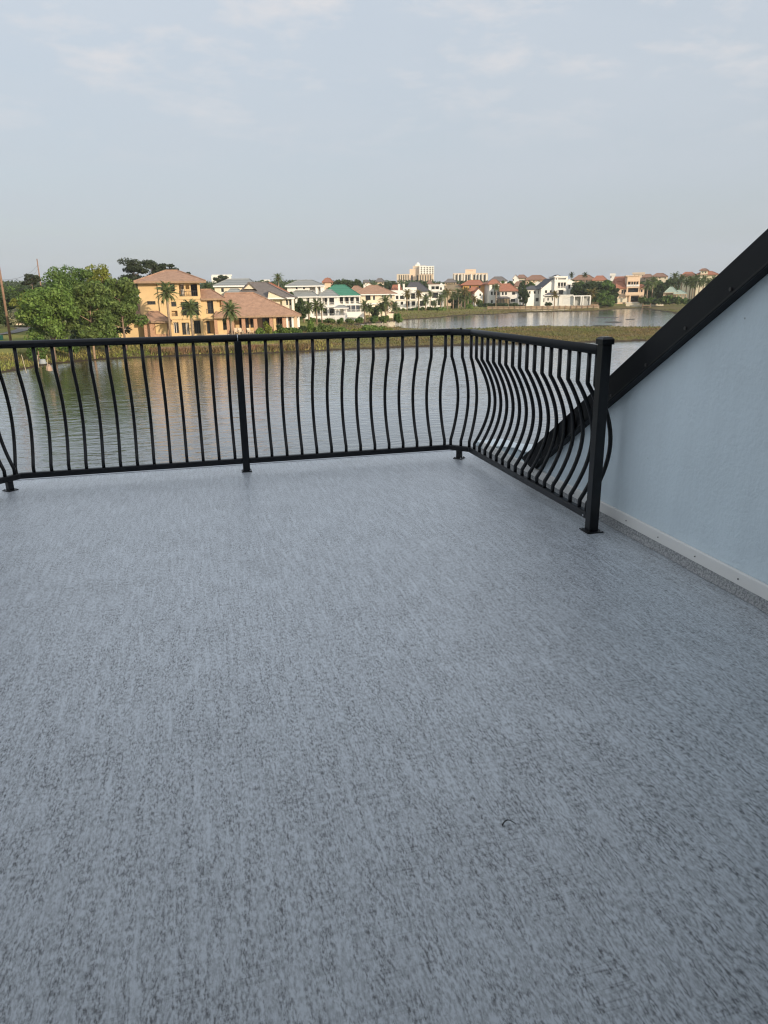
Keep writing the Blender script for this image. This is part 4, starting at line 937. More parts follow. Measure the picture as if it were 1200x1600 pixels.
# --- white modern house and its pool house
h = House('white_modern_house', 'tall white house with stacked balconies and dark gable roof behind the pool house', 'house', 862, 477, 322, rot=16); h.pxc = 862
storey(h, WHITE, 845, 866.5, 451.5, 478, y=1.0, depth=14, wins=[(851.5, 855, 453.5, 457.8), (849, 852.5, 466, 472), (858, 861, 445, 449), (859, 862, 453.5, 457.5)], frame=IRON)
h.gable(DARKR, WHITE, 844.5, 867.5, 452, 435.5, .98, 16, xp=865, over=.25)
storey(h, WHITE, 866.4, 886.5, 433, 462, y=-.4, depth=9, logs=[(868, 870.5, 434.5, 438.5, 1.2), (872, 884.5, 434.5, 438.5, 1.8), (871.5, 884.5, 441.2, 449.8, 1.6), (872.5, 880.5, 453, 461, 1.0)])
for x in (875.5, 879.8): h.col(x, 441.2, 449.8, -.2, .25, WHITE)
door_in(h, 872, 884, 442, 449.6, 1.18, n=4); door_in(h, 873, 880, 453.5, 460.8, .58, n=3)
h.railing(866.4, 886.4, 436.8, 438.9, -.5, WHITE, solid=True); h.railing(870.5, 885.5, 447, 450, -.5, TRIMW)
h.box('cornice', WHITE, 865.8, 887.2, 431.6, 433, -.7, 8.6); h.gable(DARKR, WHITE, 866.8, 876.5, 432, 429.8, 2, 7, over=.2)
storey(h, WHITE, 886.6, 899, 441, 462, y=.6, depth=8, wins=[(891, 894, 455, 459), (888, 891, 445, 451)], frame=IRON)
h.gable(WHITE, WHITE, 886.6, 899.5, 442, 436.8, .58, 7, xp=889, over=.1)
h = House('grey_roofed_wing', 'white side wing with dark hip roof in the shade left of the tall white house', 'house', 836, 477, 324, rot=30); h.pxc = 836
storey(h, WHITE, 823, 846, 452, 478, depth=8, wins=[(837, 842, 465.5, 471, 2), (826, 829, 455, 459), (834, 837, 455, 459), (841, 844, 455, 459)], frame=IRON)
h.hip(DARKR, 821.5, 853, 452, 446.8, 828, 850, -.8, 9)
h = House('pool_house', 'long low white pool house with white pergola on the bulkhead', 'pool house', 887, 477, 306); h.pxc = 887
storey(h, WHITE, 850.5, 873.5, 462, 477.5, y=1, depth=5, wins=[(855, 857.5, 465, 470), (862, 864, 465, 470)])
h.hip(DARKR, 848.5, 875, 462.2, 457.6, 857, 867, .2, 7)
storey(h, WHITE, 873.4, 896, 461.5, 477.5, y=.6, depth=5, logs=[(879, 894, 465, 475.5, .3)])
h.box('roll_door', plain('pale shutter', (.70, .69, .66), rough=.6), 879.3, 893.7, 465.4, 475.3, .78, .86)
h.box('parapet', WHITE, 850, 896, 460.6, 462.2, .3, .55)
storey(h, plain('grey panel', (.45, .46, .46)), 897, 922, 464.5, 477, y=3.2, depth=.4, logs=[(905, 908.5, 466, 473, .25), (914, 920, 466, 470, .25)])
for x in (896.8, 907.5, 910.5, 921.8): h.col(x, 463, 477, 0, .5, WHITE); h.col(x, 463, 477, 2.9, .4, WHITE)
h.box('pergola_beam', WHITE, 895.5, 923.2, 461.6, 463.2, -.3, 3.5)
h.box('sun_deck', WOOD, 922.5, 935, 475.5, 477.3, -.5, 2.5); h.railing(924, 935, 472, 475.5, -.4, WOOD)
# --- bulkhead
bk = House('bulkhead', 'long tan timber bulkhead along the far bank below the pool house', 'bulkhead', 848, 483, 298); bk.pxc = 848
a, c, z0, z1 = bk.rect(762, 936, 478.4, 483.8); k = a; rr = random.Random(8)
pms = []
for i in range(5):
    w = .5; pms.append(MB().box(-w/2+.02, w/2-.02, -.06*rr.random(), .12, z0-1.2, z1-.12*rr.random()).mesh('board')); pms[-1].materials.append(SANDW)
while k < c: link('board', pms[rr.randrange(5)], bk.root, 0, (k, 0, 0)); k += .5 if len(bk.root.children) < 290 else .5
MB().box(a, c, -.16, -.075, z1-.45, z1-.2).build('waler', WOOD, bk.root); MB().box(a-.1, c+.1, -.2, .3, z1+.005, z1+.10).build('cap_board', SANDW, bk.root)
k = a
pm = MB().box(-.13, .13, -.34, -.165, z0-1.4, z1+.25).mesh('pile'); pm.materials.append(WOOD)
while k < c: link('pile', pm, bk.root, 0, (k, 0, 0)); k += 2.4
# sand at its foot
mb = MB(); K = 30; J = 5; vs = []
for x in np.linspace(808, 896, K):
    d = ray(x, 485); d = d[:2]/np.hypot(d[0], d[1]); r1 = 336.2/math.cos(math.atan2(d[0], d[1])-math.radians(AZ_K)); Rs = np.arange(270, r1, .25); v = land_sd(np.outer(Rs, d)); r0 = Rs[np.argmax(v > .7)]
    r0 = r1-(r1-r0)*math.sin(math.pi*(x-808)/88)**.5*.95-.2
    for q in range(J):
        R = r1+(r0-r1)*q/(J-1); p = d*R; vs.append((p[0], p[1], ground_z(*p)+.05))
mb.add(vs, [(i*J+q, i*J+q+1, (i+1)*J+q+1, (i+1)*J+q) for i in range(K-1) for q in range(J-1)]); struct(mb.build('sand_strip', plain('pale sand', (.55, .44, .28), rough=.95, var=.15, scale=.4)))

# --- peach house, dock, gazebo on the right
h = House('peach_house', 'peach stucco house with three stacked balconies and red tile roof by the dock', 'house', 988, 473, 345, rot=8); h.pxc = 988
storey(h, PEACH, 979, 999, 431.8, 473, y=0, depth=9, logs=[(981, 997.5, 439.8, 446.5, 1.8), (981, 997.5, 449.8, 458, 1.8), (984.5, 1003.5, 462.5, 471.8, 1.6)])
for x in (985.5, 989.3, 993.4): h.col(x, 439.8, 446.5, -.1, .28, PEACH)
door_in(h, 981.5, 997, 440.5, 446.3, 1.78, n=4); door_in(h, 981.5, 997, 450.5, 457.8, 1.78, n=4); door_in(h, 985, 997, 463, 471.5, 1.58, n=4)
h.railing(979.2, 998.8, 444.6, 447.6, -.14, TRIMW, solid=True); h.railing(977, 1004.5, 456.5, 460, -.9, PEACH, solid=True); h.box('balcony_slab', PEACH, 977, 1004.5, 459.8, 461.6, -1, .0)
h.box('cornice', PEACH, 978.2, 999.8, 430.4, 431.8, -.4, 9)
for x in (984.2, 1003.8): h.col(x, 461.6, 473, -.8, .4, PEACH)
storey(h, PEACH, 965, 978.9, 450, 473, y=1, depth=8, wins=[(971, 974, 453, 459, 1), (975.2, 977.8, 453, 459), (967, 970, 465, 470)], frame=IRON)
h.hip(TILER, 962, 981, 450.4, 440, 963, 972, .2, 10)
storey(h, PEACH, 999.1, 1006.5, 449, 473, y=1, depth=8, wins=[(1001, 1004, 452, 457)], frame=IRON); h.hip(TILER, 998, 1008.5, 449, 444.6, 1000, 1005, .2, 9)
h.hip(TILER, 936, 950, 450, 444.5, 939, 946, 2, 9); h.hip(TILER, 958, 978, 444.5, 432.5, 961, 976, 6, 16)
h.box('garden_wall', CREAM, 958, 980, 465.5, 469, -3, -2.7, drop=1)
dk = House('dock', 'small wooden dock below the peach house', 'dock', 1010, 480.5, 322); dk.pxc = 1010
a, c, z0, z1 = dk.rect(1003.5, 1016.5, 477, 481)
pm = MB().box(a, c, -.13, .13, z1-.12, z1).mesh('plank'); pm.materials.append(WOOD)
for k in range(14): link('plank', pm, dk.root, 0, (0, k*.28-.5, 0))
for x in (a+.2, c-.2):
    for y in (-.4, 2.6): MB().tube([(x, y, z0-1.5), (x, y, z1+.7)], .14, 7).build('pile', WOOD, dk.root)
MB().box(a, c, -.5, 3.2, z1-.30, z1-.125).build('frame', WOOD, dk.root)
sw = House('sea_wall', 'pale concrete sea wall on the bank either side of the dock', 'sea wall', 1005, 476, 332); sw.pxc = 1005
for x0, x1 in ((978, 1003), (1016, 1037)): sw.box('wall_length', CREAM, x0, x1, 473.2, 476.4, 0, .35, drop=1.2); sw.box('coping', WHITE, x0-.3, x1+.3, 472.4, 473.1, -.08, .43)
h = House('gazebo', 'open tan pavilion with pale green roofs among the palms', 'gazebo', 1054, 466.5, 338); h.pxc = 1054
storey(h, TAN, 1036, 1056, 456.8, 467, y=1, depth=5, logs=[(1040, 1045, 459, 466, .6), (1048, 1052, 459, 466, .6)])
for x in (1057, 1062.5, 1067, 1071.5): h.col(x, 459, 467, 0, .35, PEACH); h.col(x, 459, 467, 3, .35, PEACH)
h.hip(TEALR, 1038, 1060, 456.8, 448.5, 1047, 1051, 0, 6, trim=TAN); h.hip(TEALR, 1052, 1074, 459, 453.5, 1059, 1064, -1, 4.5, trim=TAN)
h.box('floor', TAN, 1036, 1073, 466.6, 468, -1, 5, drop=1)

# --- rows of houses farther back
def small(name, label, x0, x1, eave, ridge, base, D, wm, rm, rx=None, wins=2, rot=0, group='houses in the rows beyond the far bank', gable=False, extra=None):
    h = House(name, label, 'house', (x0+x1)/2, base, D, rot, group); h.pxc = (x0+x1)/2
    w = x1-x0; ws = [(x0+w*(.18+.64*k/max(1, wins-1))-.9, x0+w*(.18+.64*k/max(1, wins-1))+.9, eave+1.2, eave+3.6) for k in range(wins)] if base-eave > 4.5 else []
    storey(h, wm, x0+1, x1-1, eave, base, wins=ws, depth=10, frame=IRON)
    if rm:
        if gable: h.gable(rm, wm, x0+1, x1-1, eave+.2, ridge, -.05, 10)
        else:
            r = rx or (x0+w*.3, x1-w*.3); h.hip(rm, x0, x1, eave, ridge, r[0], r[1], -1, 11)
    else: h.box('parapet', wm, x0, x1, ridge, eave, -.25, 10.2)
    return h
small('far_house', 'distant orange roofed house just left of the dark dome of trees', 503, 521, 440.5, 435, 450, 300, PEACH, TILER)
small('far_house', 'distant house with orange gable and chimney above the white porch house', 508, 516, 438, 433.5, 446, 320, TAN, TILER, gable=True)
small('far_house', 'small distant beige house with hipped grey roof left of the tall white condo', 586, 601, 440, 435, 446, 430, BEIGE, BROWNR)
small('far_house', 'distant white house half hidden by the dark trees above the tan roofs', 567, 578, 441, 437.5, 450, 380, WHITE, BROWNR)
small('far_house', 'distant white gable among the trees right of the dark dome', 570, 583, 445.5, 441.5, 452, 350, WHITE, TILEB, gable=True)
small('far_house', 'distant tan house with brown roof right below the tall white condo', 667, 676, 443, 438.5, 450, 420, TAN, TILEB)
small('far_house', 'distant tan house with grey brown roof left of the second condo', 694, 714, 441, 435.8, 448, 430, TAN, BROWNR)
small('far_house', 'distant house with dark roof right behind the orange house', 764, 793, 438.6, 432.4, 448, 420, WHITE, BROWNR)
small('far_house', 'distant tall white gabled house on the skyline', 800, 812, 435, 429.3, 447, 430, WHITE, TILEB, gable=True, wins=1)
small('far_house', 'distant brown roofed house beside the white gabled skyline house', 806, 824, 434, 429.5, 447, 450, CREAM, TILEB)
small('far_house', 'wide distant brown tile roof on the skyline left of the white modern house', 820, 856, 437, 430.2, 447, 440, PEACH, TILEB, wins=4)
small('far_house', 'distant red brown roofed house low behind the shaded side wing', 800, 826, 447, 440, 456, 400, CREAM, TILEB)
small('far_house', 'distant house with white gable behind the dark roof of the side wing', 832, 850, 442.5, 438.6, 452, 390, WHITE, TILEB, gable=True)
small('far_house', 'broad distant brown roof on the skyline right of the white modern house', 893, 932, 437, 429.6, 450, 450, PEACH, TILEB, wins=4)
small('far_house', 'distant red roofed house between the two right hand tree clumps', 925, 950, 438, 431, 449, 440, CREAM, TILER)
small('far_house', 'small flat roofed white block on the skyline', 953, 962, 430.5, 427.2, 436, 470, WHITE, None, wins=1)
small('far_house', 'distant tan flat roofed house behind the peach tower', 988, 1008, 428.5, 425.6, 440, 480, BEIGE, None, wins=3)
small('far_house', 'distant brown roofed house right of the peach tower', 1003, 1022, 433, 428.5, 445, 470, PEACH, TILEB)
small('far_house', 'distant house with red brown roof above the broad trees', 1018, 1044, 432, 427, 446, 460, CREAM, TILEB, wins=3)
small('far_house', 'cream house with red tile roof behind the row of tall palms', 1062, 1090, 431.5, 425.2, 462, 430, CREAM, TILER, wins=3)
h = small('far_house', 'cream house with a small square roof tower behind the palms beside our black roof edge', 1086, 1124, 429, 424, 462, 425, CREAM, TILER, wins=3)
storey(h, CREAM, 1094.5, 1106, 422.5, 430, y=-.6, depth=6, wins=[(1097, 1099, 424, 427), (1101.5, 1103.5, 424, 427)]); h.hip(TILEB, 1092.5, 1108, 422.6, 419.8, 1097, 1103, -1.4, 6.2)
small('far_house', 'tan house partly seen through the left hand trees by the driveway', 18, 44, 476, 468, 492, 190, BEIGE, TILEB)

# --- condominium towers
def tower(label, parts, D, px, base):
    h = House('condo_tower', label, 'apartment building', px, base, D, 0, None); h.pxc = px; return h
h = tower('tall white condominium with a stepped top and small dome', None, 900, 648, 446)
storey(h, BEIGE, 620, 640, 428.2, 447, depth=30, logs=[(623, 624.6, 429.5, 444, 2), (626.5, 628, 429.5, 444, 2), (630, 631.6, 429.5, 444, 2), (633.4, 635, 429.5, 444, 2), (637, 638.5, 429.5, 444, 2)], dark=True)
storey(h, PEACH, 640.1, 656, 420.2, 447, y=3, depth=30, logs=[(642, 645, 430, 446, 2.5), (651, 654, 430, 446, 2.5)], dark=True)
lg = [(x, x+2.2, t, t+1.9, 2.0) for t in (417.2, 420.4, 423.6, 426.8, 430, 433.2, 436.4) for x in (657.5, 662, 666.5, 671, 675)]
storey(h, WHITE, 655.2, 678.2, 415.6, 447, y=-2, depth=30, logs=lg, dark=True)
for t in (419.4, 422.6, 425.8, 429, 432.2, 435.4): h.box('balcony_band', WHITE, 655, 678.4, t, t+.6, -2.9, -2.05)
storey(h, BEIGE, 645, 666, 415.2, 421, y=6, depth=16, logs=[(647, 664, 416.4, 417.4, .5)]); storey(h, WHITE, 649, 656.5, 413.2, 416, y=8, depth=9)
x, z = h.P(652.7, 413.2, 12); r_ = (h.P(656.3, 412, 12)[0]-h.P(649.2, 412, 12)[0])/2
mb = MB(); mb.tube([(x, 12, z-.01), (x, 12, z+.3*r_), (x, 12, z+.6*r_), (x, 12, z+.8*r_)], r_, 14, r2=r_*.35); mb.build('dome', WHITE, h.root, smooth=True)
storey(h, TAN, 654, 677, 428.4, 447, y=-9, depth=6.5, logs=[(656+4*k, 657.6+4*k, 430, 443, 1.5) for k in range(5)], dark=True)
h = tower('second pinkish condominium block with dark vertical window bays and a raised centre', None, 950, 735, 446)
storey(h, BEIGE, 707.5, 762, 428, 447, depth=30, logs=[(x, x+2.6, 429.5, 441, 3) for x in (711.5, 717, 727, 731, 739.5, 744, 749, 755.5)], dark=True)
for x in (710, 715.5, 721, 725, 735.5, 743, 748, 753.5, 759.5): h.box('pier', WHITE, x, x+1.4, 428.2, 446, -1.6, -.02)
storey(h, PEACH, 727, 743.5, 420.8, 428.2, y=4, depth=18, logs=[(731, 739, 422.5, 423.6, .5)]); h.box('parapet', PEACH, 708, 761.5, 426.9, 428, -.6, .6)
h = tower('small pale condominium showing behind the grey roof and a lone pine', None, 800, 346, 450)
storey(h, WHITE, 331, 362, 431, 455, depth=25, logs=[(x, x+1.6, t, t+1.6, 1.5) for t in (433, 436.4, 439.8) for x in (333.5, 338, 342.5, 347, 351.5, 356)], dark=True); h.box('parapet', WHITE, 330.6, 362.4, 429.2, 431, -.5, 25.2)
h = tower('low pale condominium top left of the single tall palm', None, 800, 415, 452)
storey(h, WHITE, 407, 422, 438.4, 455, depth=20, logs=[(x, x+1.4, 440, 441.6, 1.2) for x in (409, 412.5, 416)]); h.box('parapet', WHITE, 406.7, 422.3, 437, 438.4, -.4, 20)
# ------------------------------------------------------------------ trees, near bank on the left
tree('maple_tree', 'broad bright green leafy tree nearest the water on the left bank', 84, 434, 547, 94, 108, L_MAPLE, 'broad', 1, dens=3.4, low=.06, leaf=.30)
tree('maple_tree', 'dark green leafy tree with a tall rounded crown behind the bright broad tree', 128, 405, 522, 92, 134, L_MID, 'broad', 2, dens=4.2, low=.15)
tree('poplar_tree', 'yellow green tree top rising right of the tall rounded crown', 168, 405, 522, 44, 142, L_LIME, 'broad', 3, dens=1.5, low=.3)
tree('pine_tree', 'olive brown pine with a forked pale trunk beside the bright broad tree', 147, 446, 556, 74, 110, L_OLIVE, 'pine', 4, dens=3.0, low=.28, lean=.4, bmat=plain('pale bark', (.36, .25, .16), rough=.9, var=.3, scale=4))
tree('pine_tree', 'bushy dark pine standing left of the ochre tower', 198, 436, 548, 66, 116, L_OLIVE, 'pine', 5, dens=2.6, low=.40, lean=-.3)
tree('pine_tree', 'shorter pine between the forked pine and the ochre house', 180, 452, 540, 52, 122, L_PINE, 'pine', 15, dens=2.0, low=.25)
tree('understory_bush', 'dark green bush at the foot of the pines by the water', 170, 498, 545, 40, 113, L_MAPLE, 'shrub', 6, cat='bush', dens=1.6)
tree('understory_bush', 'green bush below the bright broad tree at the lawn edge', 62, 522, 566, 34, 106, L_MID, 'shrub', 7, cat='bush', dens=1.5)
tree('understory_bush', 'low reedy bush right of the broad tree trunk', 108, 528, 553, 34, 109, L_MID, 'shrub', 8, cat='bush', dens=1.2)
tree('understory_bush', 'rounded dark bush under the tall trees beside the lawn', 128, 500, 540, 40, 120, L_DARK, 'shrub', 71, cat='bush', dens=1.5)
tree('umbrella_pine', 'large dark umbrella pine behind the ochre tower on its left', 217, 402, 500, 58, 165, L_PINE, 'umbrella', 9, dens=2.6, low=.42)
tree('umbrella_pine', 'dark umbrella pine directly behind the ochre tower roof', 247, 403.5, 500, 46, 170, L_PINE, 'umbrella', 10, dens=2.2, low=.5)
tree('umbrella_pine', 'thin dark pine at the right shoulder of the ochre tower roof', 272, 406, 500, 34, 172, L_PINE, 'umbrella', 11, dens=1.6, low=.5)
tree('umbrella_pine', 'small dark pine tuft just right of the tower roof', 296, 420, 480, 20, 175, L_PINE, 'umbrella', 12, dens=1, low=.4)
tree('umbrella_pine', 'lone small pine in front of the pale condominium', 348, 428, 462, 24, 260, L_PINE, 'umbrella', 13, dens=1, low=.45)
tree('round_tree', 'low dark tree between the tower roof and the grey metal roof', 327, 440, 475, 26, 185, L_DARK, 'broad', 14, dens=1, low=.2)
for i, (x, t, w, D, m, lab) in enumerate(((8, 437, 46, 200, L_DARK, 'dark woodland tree at the far left beyond the utility pole'), (32, 441, 40, 195, L_MID, 'green woodland tree right of the utility pole'),
     (58, 426, 26, 190, L_PINE, 'flat topped pine above the woods between the two poles'), (52, 444, 36, 185, L_DARK, 'dark woodland tree under the flat topped pine'), (72, 446, 34, 180, L_MID, 'woodland tree behind the broad bright tree'),
     (-14, 442, 50, 190, L_DARK, 'dark tree at the left edge of the view'), (22, 452, 36, 175, L_DARK, 'shaded woodland tree above the tan house'), (92, 442, 40, 178, L_DARK, 'woodland tree between the second pole and the tall crown'))):
    tree('woodland_tree', lab, x, t, 500, w, D, m, 'umbrella' if i == 2 else 'broad', 20+i, dens=1.3, low=.1 if i != 2 else .6, group='trees of the wood on the left')
tree('lime_tree', 'light green tree in front of the left hand woods', 42, 457, 500, 30, 165, L_LIME, 'broad', 30, dens=1.2, low=.1)
tree('blossom_bush', 'large round cream flowering bush on the lawn beside the utility pole', 29, 480, 507, 30, 150, L_BLOSSOM, 'shrub', 31, cat='bush', dens=2)
tree('dark_bush', 'dark evergreen bush at the left edge of the lawn', -2, 458, 508, 22, 148, L_DARK, 'shrub', 32, cat='bush', dens=2)
for i, x in enumerate((8, 48, 64)):
    tree('hedge_bush', ('dark hedge bush behind the flowering bush', 'dark hedge bush right of the flowering bush', 'dark hedge bush beside the broad bright tree')[i], x, 486, 508, 30, 156, (L_DARK, L_OLIVE, L_MID)[i], 'shrub', 33+i, cat='bush', dens=1.5)
# ------------------------------------------------------------------ in front of the ochre house
palm('tall palm with hanging dry fronds in front of the ochre tower', 266.5, 446, 524, 119, 29, L_PALM, 1, nf=34)
palm('shorter palm in front of the tower balconies', 301.5, 472, 527, 118, 27, L_PALM, 2, nf=34)
palm('short bushy palm in front of the tiled hall porch', 362.5, 475, 524, 119, 27, L_PALM, 3, nf=38)
tree('lime_bush', 'bright yellow green bush at the porch corner', 420, 501, 525, 17, 118, L_LIME, 'shrub', 40, cat='bush', dens=1.2)
for i, (x, t, b, w, m, lab) in enumerate(((407, 511, 526, 18, L_MAPLE, 'low green bush left of the bright yellow green bush'), (437, 504, 520, 10, L_DARK, 'narrow dark shrub by the brick porch pier'), (443, 510, 524, 30, L_MAPLE, 'long green hedge bush below the porch pier'), (462, 512, 525, 22, L_MID, 'green bush under the right end of the porch'),
      (484, 498, 523, 16, L_MAPLE, 'upright green bush right of the ochre house'), (472, 507, 524, 20, L_DARK, 'dark bush at the right corner of the ochre house'), (508, 504, 521, 22, L_OLIVE, 'olive bush on the bank before the picket fence'), (497, 509, 524, 22, L_OLIVE, 'reddish olive shrub right of the upright bush'))):
    tree('garden_bush', lab, x, t, b, w, 126 if x < 470 else 138, m, 'shrub', 41+i, cat='bush', dens=1.4)
for i, (x, t, w) in enumerate(((530, 511, 34), (556, 511.5, 30), (572, 507, 36), (592, 509, 34), (606, 510.5, 24), (512, 514, 30))):
    tree('shore_bush', ('low bright green bush on the spit at its left', 'low bright bush second along the spit', 'tallest rounded bright bush on the spit', 'rounded bright bush right of the tallest on the spit', 'last small bright bush at the tip of the spit row', 'low bush where the spit meets the bank')[i], x, t, 524, w, 145, (L_MAPLE, L_LIME, L_MAPLE, L_MAPLE, L_LIME, L_MID)[i], 'shrub', 50+i, cat='bush', dens=1.5, group='bright bushes along the spit')
# ------------------------------------------------------------------ between the middle houses
palm('single tall palm on the skyline above the red roof', 436.5, 428.5, 470, 185, 14, L_PALM, 4)
tree('round_tree', 'dark green tree behind the dark shingled roof', 427, 439, 470, 26, 215, L_DARK, 'broad', 60, dens=1, low=.1)
tree('round_tree', 'leafy tree at the left corner of the white porch house', 468, 466, 504, 24, 175, L_DARK, 'broad', 61, dens=1.6, low=.1)
tree('round_tree', 'small dark tree in front of the red tile roof end', 455, 452, 480, 14, 172, L_DARK, 'broad', 62, dens=1, low=.1)
for i, (x, t, b, c) in enumerate(((483, 473, 502, 20), (495, 470, 502, 18), (475, 480, 503, 16), (503, 474, 501, 14))):
    palm(('bushy palm before the left porch of the white house', 'taller palm before the white porch columns', 'short palm beside the leafy tree', 'thin palm nearest the pavilion')[i], x, t, b, 180, c, L_PALM if i != 2 else L_PALMY, 10+i, group='palms before the white porch house')
for i, (x, t, b, c) in enumerate(((570, 471, 497, 17), (577, 476, 497, 15), (603, 463, 496, 20), (596, 474, 497, 17), (616, 474, 495, 17))):
    palm(('palm at the end of the white garden wall', 'short palm right of the garden wall end', 'tallest palm before the tan roofed house', 'palm left of the cabana', 'palm right in front of the cabana')[i], x, t, b, 192, c, L_PALM, 20+i, group='palms before the tan roofed house')
tree('round_tree', 'dark bush between the palms below the tan roofs', 586, 478, 496, 16, 196, L_DARK, 'shrub', 65, cat='bush')
for i, (x, t, w) in enumerate(((538, 433, 34), (524, 438, 20), (556, 436, 24), (548, 438, 30))):
    tree('oak_tree', ('largest dark domed oak on the skyline above the green roof', 'small dark oak at the left of the domed oak', 'dark oak at the right of the domed oak', 'dark oak filling the gap below the domed oak')[i], x, t, 462, w, 300, L_DARK, 'broad', 66+i, dens=1.3, low=.05, group='dark oaks above the green roof')
for i, (x, t, w) in enumerate(((606, 438.5, 12), (616, 439, 16), (632, 438.5, 18), (646, 438.5, 20), (662, 439.5, 18), (684, 439, 16), (700, 440, 18), (722, 438.5, 20), (596, 441, 12))):
    tree('skyline_tree', ('slim dark tree left of the tall condo', 'dark tree at the left foot of the tall condo', 'tree below the left wing of the tall condo', 'tree below the middle of the tall condo', 'tree at the right foot of the tall condo', 'tree in the gap between the two condos', 'tree left of the second condo', 'dark tree in front of the second condo', 'small tree by the beige hipped house')[i], x, t, 458, w, 390, L_DARK, 'broad', 80+i, dens=.9, low=.05, group='trees at the foot of the condos')
for i, (x, t, b, c, D, m) in enumerate(((636, 454, 480, 14, 262, L_PALMY), (654, 455, 480, 13, 262, L_PALMY), (672, 455, 474, 11, 275, L_PALM), (665, 463, 479, 14, 268, L_PALM), (688, 461, 481, 13, 276, L_PALM), (694, 455, 482, 12, 280, L_PALM), (679, 470, 481, 11, 272, L_PALM))):
    palm(('yellowed palm in front of the terrace columns house', 'yellowed palm in front of the dark blue roof', 'high green palm between the two white houses', 'green palm below the dark blue roof', 'palm at the right foot of the white tower house', 'tall palm right beside the white tower house', 'short palm under the white tower house')[i], x, t, b, D, c, m, 30+i, group='palms before the white terrace houses')
for i, (x, t, b, c) in enumerate(((699, 453, 484, 14), (708, 457, 484, 13), (716, 452, 484, 13), (726, 450, 483, 14), (731, 458, 483, 12), (721, 462, 484, 13))):
    palm(('leftmost palm of the dense clump', 'second palm in the dense clump', 'tall palm in the middle of the dense clump', 'tallest palm at the right of the dense clump', 'right outer palm of the dense clump', 'low palm inside the dense clump')[i], x, t, b, 288, c, L_PALM if i % 3 else L_PALMY, 40+i, group='palms of the dense clump')
tree('round_tree', 'dark leafy tree inside the dense palm clump', 711, 456, 484, 20, 294, L_DARK, 'broad', 91, dens=1.3, low=.05)
tree('round_tree', 'green tree at the right of the dense palm clump', 727, 454, 483, 20, 296, L_MID, 'broad', 92, dens=1.3, low=.1)
tree('dark_bush', 'dark green bush at the right foot of the palm clump', 734, 474, 484, 14, 284, L_MAPLE, 'shrub', 93, cat='bush')
for i, (x, t, w, m) in enumerate(((620, 479, 12, L_MID), (630, 481, 14, L_OLIVE), (642, 480, 11, L_DARK), (650, 479, 12, L_MID), (660, 480, 14, L_OLIVE), (672, 479, 11, L_DARK), (682, 480, 14, L_MID), (692, 479, 12, L_MAPLE))):
    tree('garden_bush', ('green bush below the left windows of the terrace columns house', 'olive bush below the terrace columns', 'dark bush below the balconies of the terrace columns house', 'green bush between the two yellowed palms', 'olive bush below the dark blue roof', 'dark bush left of the white tower house', 'green bush below the white tower house', 'bright bush at the right foot of the white tower house')[i], x, t, 488.5, w, 270, m, 'shrub', 180+i, cat='bush', dens=1.0, group='bushes along the gardens of the white houses')
for i, (x, t, w, m) in enumerate(((486, 496, 18, L_OLIVE), (500, 498, 16, L_DARK), (516, 497, 20, L_OLIVE), (532, 496, 14, L_MID), (547, 497, 16, L_OLIVE), (562, 495, 14, L_MID), (584, 492, 18, L_MID), (600, 491, 16, L_OLIVE), (622, 489, 16, L_MID))):
    tree('garden_bush', ('olive weeds bush at the left end of the picket fence', 'dark bush before the picket fence under the porch', 'broad olive bush in the middle of the picket fence', 'green bush below the pavilion', 'olive bush right below the pavilion', 'green bush at the short picket fence', 'green bush under the tan roofed house', 'olive bush left under the cabana', 'green bush right under the cabana')[i], x, t, 505, w, 187, m, 'shrub', 190+i, cat='bush', dens=1.0, group='bushes on the bank below the porch houses')
palm('slender tall palm in front of the white gabled house', 774.5, 444, 479, 305, 12, L_PALM, 50); palm('palm by the left side of the orange house', 741, 464, 479, 308, 11, L_PALMY, 51)
tree('round_tree', 'small tree in front of the shaded white side', 749, 468, 480, 9, 312, L_OLIVE, 'broad', 94, dens=.7)
for i, x in enumerate(range(750, 808, 8)):
    tree('hedge_bush', ('first hedge bush from the left above the bulkhead', 'second hedge bush from the left above the bulkhead', 'third hedge bush above the bulkhead in front of the white gable', 'hedge bush above the bulkhead below the slender palm', 'hedge bush at the left end of the brown pool screen', 'hedge bush before the middle of the brown pool screen', 'hedge bush at the right end of the brown pool screen', 'last hedge bush on the right above the bulkhead')[i], x, 473.6, 479, 10, 306, L_DARK, 'shrub', 110+i, cat='bush', dens=.6, group='hedge along the bulkhead')
tree('round_tree', 'dark bushy tree between the villa and the side wing', 818, 446, 478, 15, 312, L_DARK, 'broad', 95, dens=1.3, low=.1)
palm('palm standing in front of the pool house gable', 866, 455, 479, 299, 12, L_PALMY, 52)
tree('dark_bush', 'dark bush at the foot of the pool house', 857, 472, 479.5, 12, 300, L_DARK, 'shrub', 96, cat='bush', dens=.8)
for i, (x, t, b, w, m, k) in enumerate(((913, 437, 474, 38, L_DARK, 'broad'), (902, 444, 474, 18, L_MID, 'broad'), (944, 437, 479, 32, L_MID, 'broad'), (955, 444, 478, 20, L_DARK, 'broad'), (933, 440, 474, 24, L_DARK, 'broad'), (936, 456, 480, 18, L_MID, 'broad'), (928, 448, 476, 20, L_DARK, 'broad'), (950, 462, 481, 22, L_MID, 'broad'))):
    tree('shore_tree', ('large dark rounded tree above the pergola', 'small green tree at the left of the large rounded tree', 'tallest green tree standing on the far bank left of the peach house', 'dark tree touching the peach house roof', 'dark tree between the rounded tree and the tall bank tree', 'lower green tree on the bank right of the pergola', 'dark tree behind the yellowed palm', 'low leafy tree hanging over the far bank')[i], x, t, b, w, 322 if i not in (5, 7) else 312, m, k, 120+i, dens=1.6, low=.03, group='trees right of the pergola')
